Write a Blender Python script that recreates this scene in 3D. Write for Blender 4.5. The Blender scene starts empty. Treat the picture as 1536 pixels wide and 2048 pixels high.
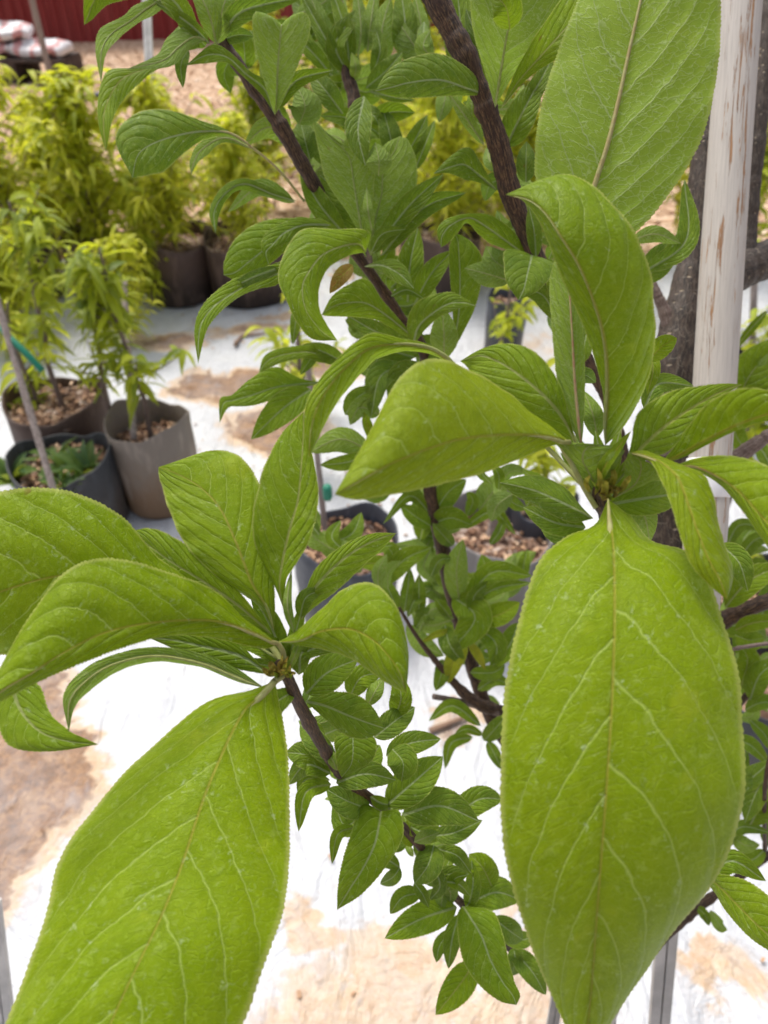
import bpy, math, random
import numpy as np
from mathutils import Vector, Matrix
random.seed(7); np.random.seed(7)
R = math.radians
SC = bpy.context.scene
COL = SC.collection

# ------------------------------------------------------------------ camera, sky, sun, exposure
PITCH, CAMZ, FPX = 38.0, 1.5, 1490.0
cam_d = bpy.data.cameras.new('camera'); cam = bpy.data.objects.new('camera', cam_d); COL.objects.link(cam)
cam.location = (0, 0, CAMZ); cam.rotation_euler = (R(90 - PITCH), 0, 0)
cam_d.sensor_fit = 'VERTICAL'; cam_d.sensor_height = 36; cam_d.sensor_width = 27
cam_d.lens = 36 * FPX / 2048
cam_d.clip_start = 0.02; cam_d.clip_end = 500
cam_d.dof.use_dof = True; cam_d.dof.focus_distance = 0.36; cam_d.dof.aperture_fstop = 11.5
SC.camera = cam

SUN_EL, SUN_ROT = 62.0, -35.0
w = bpy.data.worlds.new("World"); SC.world = w; w.use_nodes = True
wn = w.node_tree; bg = wn.nodes['Background']
sky = wn.nodes.new('ShaderNodeTexSky'); sky.sky_type = 'NISHITA'; sky.sun_disc = False
sky.sun_elevation = R(SUN_EL); sky.sun_rotation = R(SUN_ROT); sky.dust_density = 5.0; sky.air_density = 1.0
sky.ozone_density = 1.0
hs = wn.nodes.new('ShaderNodeHueSaturation'); hs.inputs['Saturation'].default_value = 0.45
wn.links.new(sky.outputs[0], hs.inputs['Color']); wn.links.new(hs.outputs[0], bg.inputs['Color'])
bg.inputs['Strength'].default_value = 0.15
sun_d = bpy.data.lights.new('sun', 'SUN'); sun = bpy.data.objects.new('sun', sun_d); COL.objects.link(sun)
sun_d.energy = 1.5; sun_d.angle = R(14); sun_d.color = (1.0, 0.96, 0.88)
sdir = Vector((math.sin(R(SUN_ROT)) * math.cos(R(SUN_EL)), math.cos(R(SUN_ROT)) * math.cos(R(SUN_EL)), math.sin(R(SUN_EL))))
sun.rotation_euler = sdir.to_track_quat('Z', 'Y').to_euler(); sun.location = (0, 0, 6)
SC.view_settings.view_transform = 'Standard'; SC.view_settings.look = 'None'
SC.view_settings.exposure = 0.60; SC.view_settings.gamma = 1; SC.view_settings.use_curve_mapping = False
SC.cycles.max_bounces = 8; SC.cycles.diffuse_bounces = 4; SC.cycles.transmission_bounces = 6
SC.cycles.use_denoising = True

# ------------------------------------------------------------------ pixel <-> world
cp, sp = math.cos(R(PITCH)), math.sin(R(PITCH))
VIEW = np.array((0, cp, -sp)); RIGHT = np.array((1.0, 0, 0)); UP = np.array((0, sp, cp)); CAM = np.array((0, 0, CAMZ))
def P(px, py, d):
    return CAM + d * (VIEW + RIGHT * (px - 768) / FPX - UP * (py - 1024) / FPX)
def G(px, py, h=0.0):
    v = VIEW + RIGHT * (px - 768) / FPX - UP * (py - 1024) / FPX
    return CAM + v * ((h - CAMZ) / v[2])

# ------------------------------------------------------------------ objects
def tag(o, label=None, cat=None, group=None, kind=None):
    if label: o['label'] = label
    if cat: o['category'] = cat
    if group: o['group'] = group
    if kind: o['kind'] = kind
    return o
def empty(name, loc=(0, 0, 0)):
    o = bpy.data.objects.new(name, None); COL.objects.link(o); o.location = loc; o.empty_display_size = .05; return o
def obj(name, me, parent=None):
    o = bpy.data.objects.new(name, me); COL.objects.link(o)
    if parent is not None:
        o.parent = parent
        o.matrix_parent_inverse = Matrix.Translation(-Vector(parent.location))
    return o

class MB:
    """collects vertices, quads and uv/attributes for ONE mesh"""
    def __init__(s): s.v = []; s.f = []; s.uv = []; s.mat = []; s.n = 0; s.att = {}
    def grid(s, pts, uvs=None, flip=False, mat=0, wrap=False, att=None, met=None):
        a, b = pts.shape[0], pts.shape[1]
        idx = np.arange(a * b).reshape(a, b) + s.n
        if wrap: idx = np.concatenate([idx, idx[:, :1]], 1)
        q = np.stack([idx[:-1, :-1], idx[1:, :-1], idx[1:, 1:], idx[:-1, 1:]], -1).reshape(-1, 4)
        if flip: q = q[:, ::-1]
        if uvs is None: uvs = np.zeros((a, b + (1 if wrap else 0), 2))
        lu = np.stack([uvs[:-1, :-1], uvs[1:, :-1], uvs[1:, 1:], uvs[:-1, 1:]], 2).reshape(-1, 4, 2)
        if flip: lu = lu[:, ::-1]
        if met is None: lm = np.zeros_like(lu)
        else:
            lm = np.stack([met[:-1, :-1], met[1:, :-1], met[1:, 1:], met[:-1, 1:]], 2).reshape(-1, 4, 2)
            if flip: lm = lm[:, ::-1]
        s.v.append(pts.reshape(-1, 3)); s.f.append(q); s.uv.append(np.concatenate([lu, lm], -1)); s.mat.append(np.full(len(q), mat))
        att = att or {}
        for k in ('tint', 'rnd', 'size'):
            s.att.setdefault(k, []).append(np.full(a * b, float(att.get(k, 0.5))))
        s.n += a * b
    def tube(s, pts, rad, sides=8, mat=0, att=None, cap=True, vscale=1.0):
        pts = np.asarray(pts, float); rad = np.asarray(rad, float); n = len(pts)
        T = np.gradient(pts, axis=0); T /= np.linalg.norm(T, axis=1)[:, None] + 1e-9
        ref = np.array((0.13, 0.9, 0.35)); rings = []
        x = np.cross(T[0], ref); x /= np.linalg.norm(x)
        for i in range(n):
            x = x - T[i] * np.dot(x, T[i]); x /= np.linalg.norm(x); y = np.cross(T[i], x)
            a = np.linspace(0, 2 * np.pi, sides, endpoint=False)
            r = rad[i] if np.ndim(rad[i]) == 0 else rad[i]
            rings.append(pts[i] + r * (np.cos(a)[:, None] * x + np.sin(a)[:, None] * y))
        L = np.concatenate([[0], np.cumsum(np.linalg.norm(np.diff(pts, axis=0), axis=1))]) * vscale
        rings = np.array(rings)
        if cap:
            rings = np.concatenate([pts[:1][None].repeat(sides, 1).reshape(1, sides, 3), rings, pts[-1:][None].repeat(sides, 1).reshape(1, sides, 3)])
            L = np.concatenate([[L[0]], L, [L[-1]]])
        uv = np.zeros((len(rings), sides + 1, 2)); uv[..., 0] = np.linspace(0, 1, sides + 1)[None]; uv[..., 1] = L[:, None]
        s.grid(rings, uv, mat=mat, wrap=True, att=att)
    def box(s, c, size, ax=None, mat=0, att=None):
        ax = np.eye(3) if ax is None else np.asarray(ax)
        h = np.asarray(size) / 2
        p = []
        for z in (-1, -1, 1, 1):
            pass
        ring = [(-1, -1), (1, -1), (1, 1), (-1, 1)]
        rows = []
        for z, k in ((-1, 0), (-1, 1), (1, 1), (1, 0)):
            rows.append([np.asarray(c) + (ax[0] * x * h[0] * k + ax[1] * y * h[1] * k + ax[2] * z * h[2]) for x, y in ring])
        s.grid(np.array(rows), mat=mat, wrap=True, att=att)
    def build(s, name, mats, parent=None, smooth=True, obj_=True):
        v = np.concatenate(s.v); f = np.concatenate(s.f); uv = np.concatenate(s.uv); m = np.concatenate(s.mat)
        me = bpy.data.meshes.new(name)
        me.vertices.add(len(v)); me.vertices.foreach_set('co', v.astype(np.float32).ravel())
        me.loops.add(f.size); me.loops.foreach_set('vertex_index', f.astype(np.int32).ravel())
        me.polygons.add(len(f)); me.polygons.foreach_set('loop_start', (np.arange(len(f)) * 4).astype(np.int32))
        me.polygons.foreach_set('material_index', m.astype(np.int32))
        me.polygons.foreach_set('use_smooth', np.full(len(f), smooth))
        me.update(calc_edges=True)
        for nm, sl in (('uv', slice(0, 2)), ('met', slice(2, 4))):
            l = me.uv_layers.new(name=nm); l.data.foreach_set('uv', uv[..., sl].astype(np.float32).ravel())
        for k, a in s.att.items():
            at = me.attributes.new(k, 'FLOAT', 'POINT'); at.data.foreach_set('value', np.concatenate(a).astype(np.float32))
        for mt in (mats if isinstance(mats, (list, tuple)) else [mats]): me.materials.append(mt)
        me.validate()
        return obj(name, me, parent) if obj_ else me

def smooth_path(pts, n):
    """Catmull-Rom through rows of pts (any width), n samples"""
    p = np.asarray(pts, float)
    p = np.concatenate([[2 * p[0] - p[1]], p, [2 * p[-1] - p[-2]]])
    m = len(p) - 3
    t = np.linspace(0, m, n); i = np.minimum(t.astype(int), m - 1); f = (t - i)[:, None]
    a, b, c, d = p[i], p[i + 1], p[i + 2], p[i + 3]
    return 0.5 * (2 * b + (c - a) * f + (2 * a - 5 * b + 4 * c - d) * f ** 2 + (3 * b - a - 3 * c + d) * f ** 3)

# ------------------------------------------------------------------ node helper
class S:
    def __init__(s, nt, sock): s.nt = nt; s.k = sock
    def _m(s, op, *o):
        n = s.nt.nodes.new('ShaderNodeMath'); n.operation = op
        for i, x in enumerate((s,) + o):
            if isinstance(x, S): s.nt.links.new(x.k, n.inputs[i])
            else: n.inputs[i].default_value = x
        return S(s.nt, n.outputs[0])
    def __add__(s, o): return s._m('ADD', o)
    def __sub__(s, o): return s._m('SUBTRACT', o)
    def __mul__(s, o): return s._m('MULTIPLY', o)
    def __truediv__(s, o): return s._m('DIVIDE', o)
    def rsub(s, c): return s._m('MULTIPLY', -1.0)._m('ADD', c)
    def abs(s): return s._m('ABSOLUTE')
    def fract(s): return s._m('FRACT')
    def pow(s, e): return s._m('POWER', e)
    def gt(s, o): return s._m('GREATER_THAN', o)
    def max(s, o): return s._m('MAXIMUM', o)
    def min(s, o): return s._m('MINIMUM', o)
    def ramp(s, a, b, c=0.0, d=1.0, smooth=True):
        n = s.nt.nodes.new('ShaderNodeMapRange'); n.interpolation_type = 'SMOOTHSTEP' if smooth else 'LINEAR'
        s.nt.links.new(s.k, n.inputs[0])
        for i, x in enumerate((a, b, c, d)):
            if isinstance(x, S): s.nt.links.new(x.k, n.inputs[i + 1])
            else: n.inputs[i + 1].default_value = x
        return S(s.nt, n.outputs[0])
class Mat:
    def __init__(s, name):
        s.m = bpy.data.materials.new(name); s.m.use_nodes = True; s.nt = s.m.node_tree; s.nt.nodes.clear()
        s.out = s.node('ShaderNodeOutputMaterial')
    def node(s, t, **kw):
        n = s.nt.nodes.new(t)
        for k, v in kw.items(): setattr(n, k, v)
        return n
    def link(s, a, b): s.nt.links.new(a.k if isinstance(a, S) else a, b)
    def attr(s, name):
        n = s.node('ShaderNodeAttribute'); n.attribute_name = name; return n
    def f(s, name): return S(s.nt, s.attr(name).outputs['Fac'])
    def uv(s, name):
        n = s.node('ShaderNodeUVMap'); n.uv_map = name
        x = s.node('ShaderNodeSeparateXYZ'); s.link(n.outputs[0], x.inputs[0])
        return S(s.nt, x.outputs[0]), S(s.nt, x.outputs[1])
    def vec(s, x, y, z=0.0):
        n = s.node('ShaderNodeCombineXYZ')
        for i, a in enumerate((x, y, z)):
            if isinstance(a, S): s.link(a, n.inputs[i])
            else: n.inputs[i].default_value = a
        return n.outputs[0]
    def coord(s, which='Object'): return s.node('ShaderNodeTexCoord').outputs[which]
    def pos(s):
        g = s.node('ShaderNodeNewGeometry'); x = s.node('ShaderNodeSeparateXYZ'); s.link(g.outputs['Position'], x.inputs[0])
        return S(s.nt, x.outputs[0]), S(s.nt, x.outputs[1]), S(s.nt, x.outputs[2])
    def noise(s, vec, scale, detail=3, rough=.55, dist=0.0):
        n = s.node('ShaderNodeTexNoise'); s.link(vec, n.inputs['Vector']); n.inputs['Scale'].default_value = scale
        n.inputs['Detail'].default_value = detail; n.inputs['Roughness'].default_value = rough; n.inputs['Distortion'].default_value = dist
        return S(s.nt, n.outputs['Fac'])
    def voro(s, vec, scale, feature='DISTANCE_TO_EDGE', rnd=1.0, out='Distance'):
        n = s.node('ShaderNodeTexVoronoi'); n.feature = feature; s.link(vec, n.inputs['Vector']); n.inputs['Scale'].default_value = scale
        n.inputs['Randomness'].default_value = rnd
        return S(s.nt, n.outputs[out])
    def col(s, c):
        n = s.node('ShaderNodeRGB'); n.outputs[0].default_value = (*c, 1); return n.outputs[0]
    def mix(s, fac, a, b, blend='MIX'):
        n = s.node('ShaderNodeMix'); n.data_type = 'RGBA'; n.blend_type = blend; n.clamp_factor = True
        if isinstance(fac, S): s.link(fac, n.inputs[0])
        else: n.inputs[0].default_value = fac
        for i, c in ((6, a), (7, b)):
            if isinstance(c, tuple): n.inputs[i].default_value = (*c, 1)
            else: s.link(c, n.inputs[i])
        return n.outputs[2]
    def cramp(s, fac, stops):
        n = s.node('ShaderNodeValToRGB'); s.link(fac, n.inputs[0]); e = n.color_ramp.elements
        while len(e) < len(stops): e.new(.5)
        for i, (p, c) in enumerate(stops): e[i].position = p; e[i].color = (*c, 1)
        return n.outputs[0]
    def bump(s, h, strength=.5, dist=.001):
        n = s.node('ShaderNodeBump'); n.inputs['Strength'].default_value = strength; n.inputs['Distance'].default_value = dist
        s.link(h, n.inputs['Height']); return n.outputs[0]
    def principled(s, color, rough=.6, normal=None, spec=.4, metallic=0.0, out=True):
        n = s.node('ShaderNodeBsdfPrincipled')
        if isinstance(color, tuple): n.inputs['Base Color'].default_value = (*color, 1)
        else: s.link(color, n.inputs['Base Color'])
        if isinstance(rough, S): s.link(rough, n.inputs['Roughness'])
        else: n.inputs['Roughness'].default_value = rough
        n.inputs['Specular IOR Level'].default_value = spec; n.inputs['Metallic'].default_value = metallic
        if normal is not None: s.link(normal, n.inputs['Normal'])
        if out: s.link(n.outputs[0], s.out.inputs[0])
        return n.outputs[0]

# ------------------------------------------------------------------ leaf material
def leaf_material(name='plum_leaf', nsec=8.5, detail=True, shift=(1, 1, 1)):
    M = Mat(name)
    ux, v = M.uv('uv'); mx, mv = M.uv('met')
    tint, rnd, size = M.f('tint'), M.f('rnd'), M.f('size')
    u = (ux * 2.0 - 1.0).abs(); side = ux.gt(0.5)
    mvec = M.vec(mx + rnd * 7.3, mv + rnd * 3.1)
    wob = M.noise(mvec, 14, 2) - .5
    s = (v - u * .20 - u * u * .13) * nsec + side * .42 + rnd + wob * 0.36
    dist = (s.fract() - .5).abs().rsub(.5)            # 0 on the vein
    vw = u.ramp(0, 1, .050, .028, smooth=False)
    sec = dist.ramp(0.0, vw, 1, 0) * u.ramp(.80, 1.0, 1, .1) * v.ramp(.9, 1, 1, .3)
    sec_wide = dist.ramp(0.0, .30, 1, 0)
    midw = v.ramp(0, 1, .0062, .0022, smooth=False) / size.pow(1.25)
    mid = mx.abs().ramp(midw * .4, midw, 1, 0)
    # ladder veins between the secondaries, then the fine net
    w1 = M.noise(mvec, 45, 2) - .5; w2 = M.noise(M.vec(mx + rnd * 2.3 + 4.0, mv + 9.0), 45, 2) - .5
    sv = M.vec(mx * size + rnd * 5.0 + w1 * .030, mv * size + rnd * 9.0 + w2 * .030)
    lad = M.vec(mx * size * .75 + v * size * .55 + rnd * 5.0 + w1 * .03, mv * size * 1.5 - u * size * .1 + rnd * 9.0 + w2 * .03)
    tert = M.voro(lad, 40).ramp(0.0, .055, 1, 0)
    net = M.voro(sv, 105).ramp(0.0, .10, 1, 0)
    n_big = M.noise(sv, 9, 3)
    n_fine = M.noise(sv, 260, 3)
    blot = M.noise(sv, 38, 4, .65).ramp(.54, .64) * M.noise(sv, 7, 2).ramp(.46, .58)
    crust = M.noise(sv, 60, 4, .7).ramp(.575, .63) * M.noise(sv, 11, 2).ramp(.45, .56) * (sec_wide * .7 + .3)
    marg = u.ramp(.935, .99, 0, 1)
    top = M.cramp(tint * .5, [(0.0, (.092, .158, .034)), (.20, (.132, .220, .008)), (.5, (.180, .270, .0005)), (.72, (.36, .36, .022)), (1.0, (.34, .135, .05))])
    c = M.mix(n_big.ramp(.3, .7, 0, .55), top, M.mix(.45, top, (.27, .35, .006)))
    c = M.mix(n_fine.ramp(.3, .7, 0, .28), c, M.mix(.5, c, (.03, .07, .005)))
    c = M.mix(M.noise(sv, 30, 4, .6).ramp(.42, .62) * .26, c, M.mix(.5, c, (.34, .42, .02)))
    c = M.mix(M.noise(sv, 17, 4, .6, .6).ramp(.5, .7) * .42, c, M.mix(.55, c, (.05, .10, .0)))
    c = M.mix(net * .22, c, (.30, .42, .03))
    c = M.mix(tert * .26, c, (.36, .48, .06))
    c = M.mix(sec_wide * .10, c, (.05, .10, .005))
    c = M.mix(sec * .70, c, (.46, .58, .13))
    c = M.mix(mid * tint.ramp(.4, .9, .85, .66), c, M.mix(tint.ramp(.4, .9), (.42, .50, .25), (.42, .38, .05)))
    c = M.mix(blot * .24, c, (.42, .52, .14))
    c = M.mix(crust * .55, c, (.50, .60, .34))
    c = M.mix(marg * .65, c, (.44, .46, .13))
    spot = M.voro(sv, 9, 'F1').ramp(.05, .10, 1, 0) * M.noise(sv, 5.0, 1).ramp(.50, .55)
    c = M.mix(spot * .8, c, (.20, .11, .03))
    c = M.mix(M.noise(sv, 6, 3, .6).ramp(.60, .75) * tint.min(1.0) * tint.ramp(1.1, 1.4, .5, 0), c, (.34, .40, .02))
    # underside: paler, duller, veins raised
    cu = M.mix(.42, c, (.32, .45, .09)); cu = M.mix(sec * .6, cu, (.44, .53, .26)); cu = M.mix(mid * .55, cu, (.46, .43, .25)); cu = M.mix(tert * .42, cu, (.44, .52, .27))
    geo = M.node('ShaderNodeNewGeometry'); back = S(M.nt, geo.outputs['Backfacing'])
    cc = M.mix(back, c, cu)
    quilt = sec_wide.rsub(1.0)
    h = quilt * .62 - sec * .45 - mid * .35 - tert * .26 - net * .10 + n_fine * .22 + n_big * .35
    nb = M.bump(h, .60, .0012)
    rough = back.ramp(0, 1, .36, .62, smooth=False)
    p = M.principled(cc, rough, nb, spec=.15, out=False)
    tr = M.node('ShaderNodeBsdfTranslucent'); M.link(nb, tr.inputs['Normal'])
    tc = M.mix(tint.ramp(1.2, 1.6, .55, 1.0), M.mix(tint * .5, (.10, .24, .02), (.50, .66, .006)), cc)
    tc = M.mix(sec * .4 + mid * .4, tc, (.10, .14, .02))
    M.link(tc, tr.inputs['Color'])
    mx_ = M.node('ShaderNodeMixShader'); M.link(p, mx_.inputs[1]); M.link(tr.outputs[0], mx_.inputs[2])
    mx_.inputs[0].default_value = .40
    M.link(mx_.outputs[0], M.out.inputs[0])
    return M.m
LEAF = leaf_material()

def simple_leaf_mat(name, stops, trans=.40, tcol=(.5, .55, .02)):
    M = Mat(name)
    ux, v = M.uv('uv'); tint = M.f('tint'); u = (ux * 2 - 1).abs()
    c = M.cramp(tint, stops)
    mid = u.ramp(.06, .14, 1, 0)
    c = M.mix(mid * .4, c, (.42, .46, .14))
    c = M.mix(M.noise(M.coord(), 60, 2).ramp(.3, .7, 0, .3), c, M.mix(.5, c, (.02, .05, .01)))
    nb = M.bump(M.noise(M.coord(), 300, 2), .3, .002)
    p = M.principled(c, .45, nb, spec=.35, out=False)
    tr = M.node('ShaderNodeBsdfTranslucent'); M.link(M.mix(.5, c, tcol), tr.inputs['Color'])
    m = M.node('ShaderNodeMixShader'); m.inputs[0].default_value = trans; M.link(p, m.inputs[1]); M.link(tr.outputs[0], m.inputs[2])
    M.link(m.outputs[0], M.out.inputs[0]); return M.m
PEACH = simple_leaf_mat('peach_leaf', [(0, (.07, .14, .025)), (.5, (.36, .44, .022)), (1, (.76, .74, .07))], trans=.52, tcol=(.75, .78, .03))
WEED = simple_leaf_mat('weed_leaf', [(0, (.05, .12, .05)), (1, (.14, .24, .05))])

def petiole_mat():
    M = Mat('petiole'); t = M.f('tint')
    c = M.cramp(t, [(0, (.20, .27, .06)), (.5, (.30, .27, .10)), (1, (.34, .19, .11))])
    n = M.noise(M.coord(), 400, 3)
    c = M.mix(n.ramp(.4, .6, 0, .4), c, (.36, .40, .16))
    M.principled(c, .55, M.bump(n, .4, .0006), spec=.3); return M.m
PET = petiole_mat()

def bark_mat(name, dark, mid, light, lent=0.0, streak=1.0):
    M = Mat(name); a, l = M.uv('uv')
    aw = (a * 2 * math.pi)
    ca, sa = S(M.nt, aw._m('COSINE').k), S(M.nt, aw._m('SINE').k)
    v1 = M.vec(ca * 1.0, sa * 1.0, l * 18.0)
    v2 = M.vec(ca * 1.3, sa * 1.3, l * 90.0)
    st = M.noise(v1, 5.0, 5, .65, .6)
    fine = M.noise(M.coord(), 700, 4, .7)
    c = M.mix(st.ramp(.38, .60), dark, mid)
    c = M.mix(M.noise(v1, 9.0, 4, .7).ramp(.50, .60) * .85 * streak, c, light)
    h = st * .6 + fine * .35
    if lent:
        lv = M.vec(ca * .9, sa * .9, l * 95.0)
        d = M.voro(lv, 1.6, 'F1')
        le = d.ramp(.10, .24, 1, 0) * M.noise(v2, 1.2, 2).ramp(.40, .5)
        c = M.mix(le * lent, c, (.36, .29, .20)); h = h + le * .8
        ln = M.voro(M.vec(ca * 2.4, sa * 2.4, l * 40.0), 1.5).ramp(0, .03, 1, 0)
        c = M.mix(ln * .35, c, (.34, .30, .24))
    c = M.mix(fine.ramp(.3, .75, 0, .45), c, (.015, .010, .008))
    M.principled(c, .62, M.bump(h, .9, .0012), spec=.35); return M.m
BARK = bark_mat('young_bark', (.018, .009, .007), (.060, .028, .016), (.20, .115, .055))
TRUNK = bark_mat('trunk_bark', (.020, .013, .010), (.058, .038, .027), (.16, .12, .09), lent=.95, streak=.5)
TWIG = bark_mat('twig_bark', (.12, .075, .065), (.20, .14, .12), (.33, .27, .23))

# ------------------------------------------------------------------ ground: wood chip yard and white sheet
def grid_mesh(name, x0, x1, y0, y1, nx, ny, zf, mat, kind='structure'):
    X, Y = np.meshgrid(np.linspace(x0, x1, nx), np.linspace(y0, y1, ny), indexing='ij')
    Z = zf(X, Y); b = MB(); b.grid(np.stack([X, Y, Z], -1)); o = b.build(name, mat); o['kind'] = kind; return o
def wav(X, Y, a):
    return a * (np.sin(X * 3.1 + 1.3 * np.sin(Y * 2.2)) + np.sin(Y * 4.3 + 1.7 * np.sin(X * 1.9)) + .6 * np.sin((X + Y) * 7.1 + np.sin(X * 5)))

M = Mat('wood_chip_ground'); co = M.coord()
vc = M.node('ShaderNodeTexVoronoi'); M.link(co, vc.inputs['Vector']); vc.inputs['Scale'].default_value = 28
sx = M.node('ShaderNodeSeparateXYZ'); M.link(vc.outputs['Color'], sx.inputs[0])
c = M.cramp(S(M.nt, sx.outputs[0]), [(0, (.24, .14, .085)), (.3, (.42, .27, .17)), (.65, (.58, .40, .27)), (1, (.70, .55, .42))])
c = M.mix(M.noise(co, 1.3, 4).ramp(.45, .7, 0, .5), c, (.30, .19, .12))
M.principled(c, .9, M.bump(S(M.nt, sx.outputs[1]), 1.0, .02), spec=.1); MULCH = M.m
grid_mesh('ground', -60, 60, -20, 80, 161, 161, lambda X, Y: -.03 + 0 * X, MULCH)
def chip_z(X, Y):
    return .0 + .10 * np.clip((Y - 8) / 8, 0, 1) * (1 + .35 * np.sin(X * 1.7 + Y)) + .012 * np.sin(X * 9) * np.sin(Y * 7.3)
grid_mesh('yard_terrain', -14, 14, 3.4, 17.5, 220, 160, lambda X, Y: chip_z(X, Y) - .012, MULCH)
b = MB()
for i in range(9000):
    y = 3.9 + 9.5 * random.random() ** 1.7; x = random.uniform(-.62, .62) * (y + .6)
    if x > 0 and random.random() < .6: continue
    a = random.uniform(0, 6.3); t = random.uniform(-.5, .5)
    ax = np.array([[math.cos(a), math.sin(a), t], [-math.sin(a), math.cos(a), random.uniform(-.4, .4)], [0, 0, 1]])
    l = random.uniform(.025, .075)
    b.box((x, y, chip_z(x, y) + .004), (l, l * random.uniform(.2, .5), .005), ax, att={'rnd': random.random()})
M = Mat('wood_chips'); r = M.f('rnd')
M.principled(M.cramp(r, [(0, (.20, .11, .07)), (.35, (.45, .28, .17)), (.75, (.62, .44, .30)), (1, (.78, .66, .52))]), .85, spec=.15); CHIP = M.m
tag(b.build('wood_chips', CHIP, smooth=False), 'tan wood chips spread over the yard behind the white sheet', 'wood chips', kind='stuff')

# white plastic sheet with dried mud
M = Mat('white_sheet'); px_, py_, pz_ = M.pos(); pv = M.vec(px_, py_, 0.0)
n1 = M.noise(pv, 5.5, 6, .68, .5); n2 = M.noise(pv, 22, 5, .7, .8); n3 = M.noise(pv, 90, 4, .7)
stains = [(10, 1590, .20, .17, 1.15), (50, 1470, .13, .12, 1.1), (-60, 1700, .20, .16, 1.1), (-20, 1400, .2, .1, 1.0),
          (560, 860, .22, .18, 1.0), (500, 780, .2, .16, 1.0), (650, 730, .22, .14, .80), (410, 770, .14, .14, .76), (330, 690, .25, .10, .6),
          (500, 660, .3, .08, .56), (560, 640, .2, .06, .45),
          (820, 1960, .22, .11, .44), (640, 1880, .11, .05, .46), (700, 2050, .25, .12, .42), (1000, 2040, .2, .12, .42), (1460, 1960, .13, .08, .48), (1400, 1930, .08, .05, .46),
          (930, 1440, .1, .04, .5), (1050, 1850, .1, .06, .35), (250, 1950, .2, .1, .3), (1500, 700, .4, .3, .3), (1100, 700, .4, .2, .3)]
n0 = M.noise(pv, 2.6, 5, .6, .8); n00 = M.noise(M.vec(px_ + 7.0, py_ + 3.0, 0.0), 3.1, 5, .6, .8)
wx = px_ + (n0 - .5) * .42; wy = py_ + (n00 - .5) * .42
mask = None
for sx_, sy_, rx, ry, k in stains:
    g = G(sx_, sy_)
    dx = (wx - float(g[0])) / rx; dy = (wy - float(g[1])) / ry
    d = (dx * dx + dy * dy).pow(.5)
    m_ = d.ramp(.25, 1.45, 1, 0) * k
    mask = m_ if mask is None else mask.max(m_)
dirt = (mask * .95 + n1 * .60 + n2 * .22 - .34)
core = dirt.ramp(.52, .62); rim = dirt.ramp(.32, .44) ; soft = dirt.ramp(.14, .45)
white = M.mix(n2.ramp(.3, .8, 0, .5), (.575, .58, .595), (.47, .475, .49))
c = M.mix(soft * n3.ramp(.40, .58) * .60, white, (.46, .35, .26))
c = M.mix(rim * .78, c, M.mix(n2.ramp(.35, .65), (.52, .31, .145), (.60, .45, .29)))
c = M.mix(core * .85, c, M.cramp(n2 * .6 + n3 * .4, [(.38, (.075, .030, .012)), (.50, (.19, .085, .032)), (.62, (.36, .20, .09))]))
crease = M.noise(M.vec(px_ * 1.0, py_ * .5, 0.0), 9, 4, .6, 1.5)
c = M.mix(crease.ramp(.56, .66) * .30, c, (.36, .35, .37))
c = M.mix(n1.ramp(.35, .65) * .25, c, (.40, .42, .47))
M.principled(c, .42, M.bump(crease + n3 * .12 + n1 * .5, .8, .03), spec=.35); SHEET = M.m
grid_mesh('white_ground_cloth', -5, 5, -1.2, 4.25, 320, 260, lambda X, Y: .012 + wav(X, Y, .0022) + .003 * np.sin(X * 23 + 3 * np.sin(Y * 9)), SHEET)

b = MB()
random.seed(11)
for i in range(420):
    if i % 3: cx_, cy_ = random.choice(((-.55, 2.1), (-.95, 2.0), (.3, 2.0), (-.1, 1.7), (-.7, 3.5), (.1, 3.4))); x = random.gauss(cx_, .22); y = random.gauss(cy_, .2)
    else: x = random.uniform(-1.6, 1.4); y = random.uniform(.4, 3.9)
    a = random.uniform(0, 6.3); l = random.uniform(.003, .014)
    ax = np.array([[math.cos(a), math.sin(a), 0], [-math.sin(a), math.cos(a), .2], [0, 0, 1]])
    b.box((x, y, .021), (l, l * .6, .003), ax, att={'rnd': random.random() * .5})
tag(b.build('soil_crumbs', CHIP, smooth=False), 'brown crumbs of soil and bark scattered over the white sheet', 'soil crumbs', kind='stuff')

# red corrugated wall
M = Mat('red_corrugated'); co = M.coord()
c = M.mix(M.noise(M.vec(*[S(M.nt, x) for x in ()] or (M.pos()[0] * 6.0, 0.0, M.pos()[2] * .6)), 1.0, 4).ramp(.4, .7, 0, .55), (.24, .022, .020), (.36, .075, .065))
M.principled(c, .5, spec=.35); REDW = M.m
b = MB(); xs = np.linspace(-13, 13, 1300); zs = np.linspace(-.02, 3.0, 4)
ph = (xs / .17) % 1.0; prof = np.clip((np.abs(ph - .5) - .22) * 9, 0, 1) * .04
pts = np.stack([np.stack([xs, 14.3 - prof, np.full_like(xs, z)], -1) for z in zs], 1)
b.grid(pts, flip=True); pts2 = pts.copy(); pts2[..., 1] += .03; b.grid(pts2)
wall = b.build('corrugated_wall', REDW, smooth=False)
tag(wall, 'dark red corrugated metal wall at the far end of the yard', 'wall')

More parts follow.
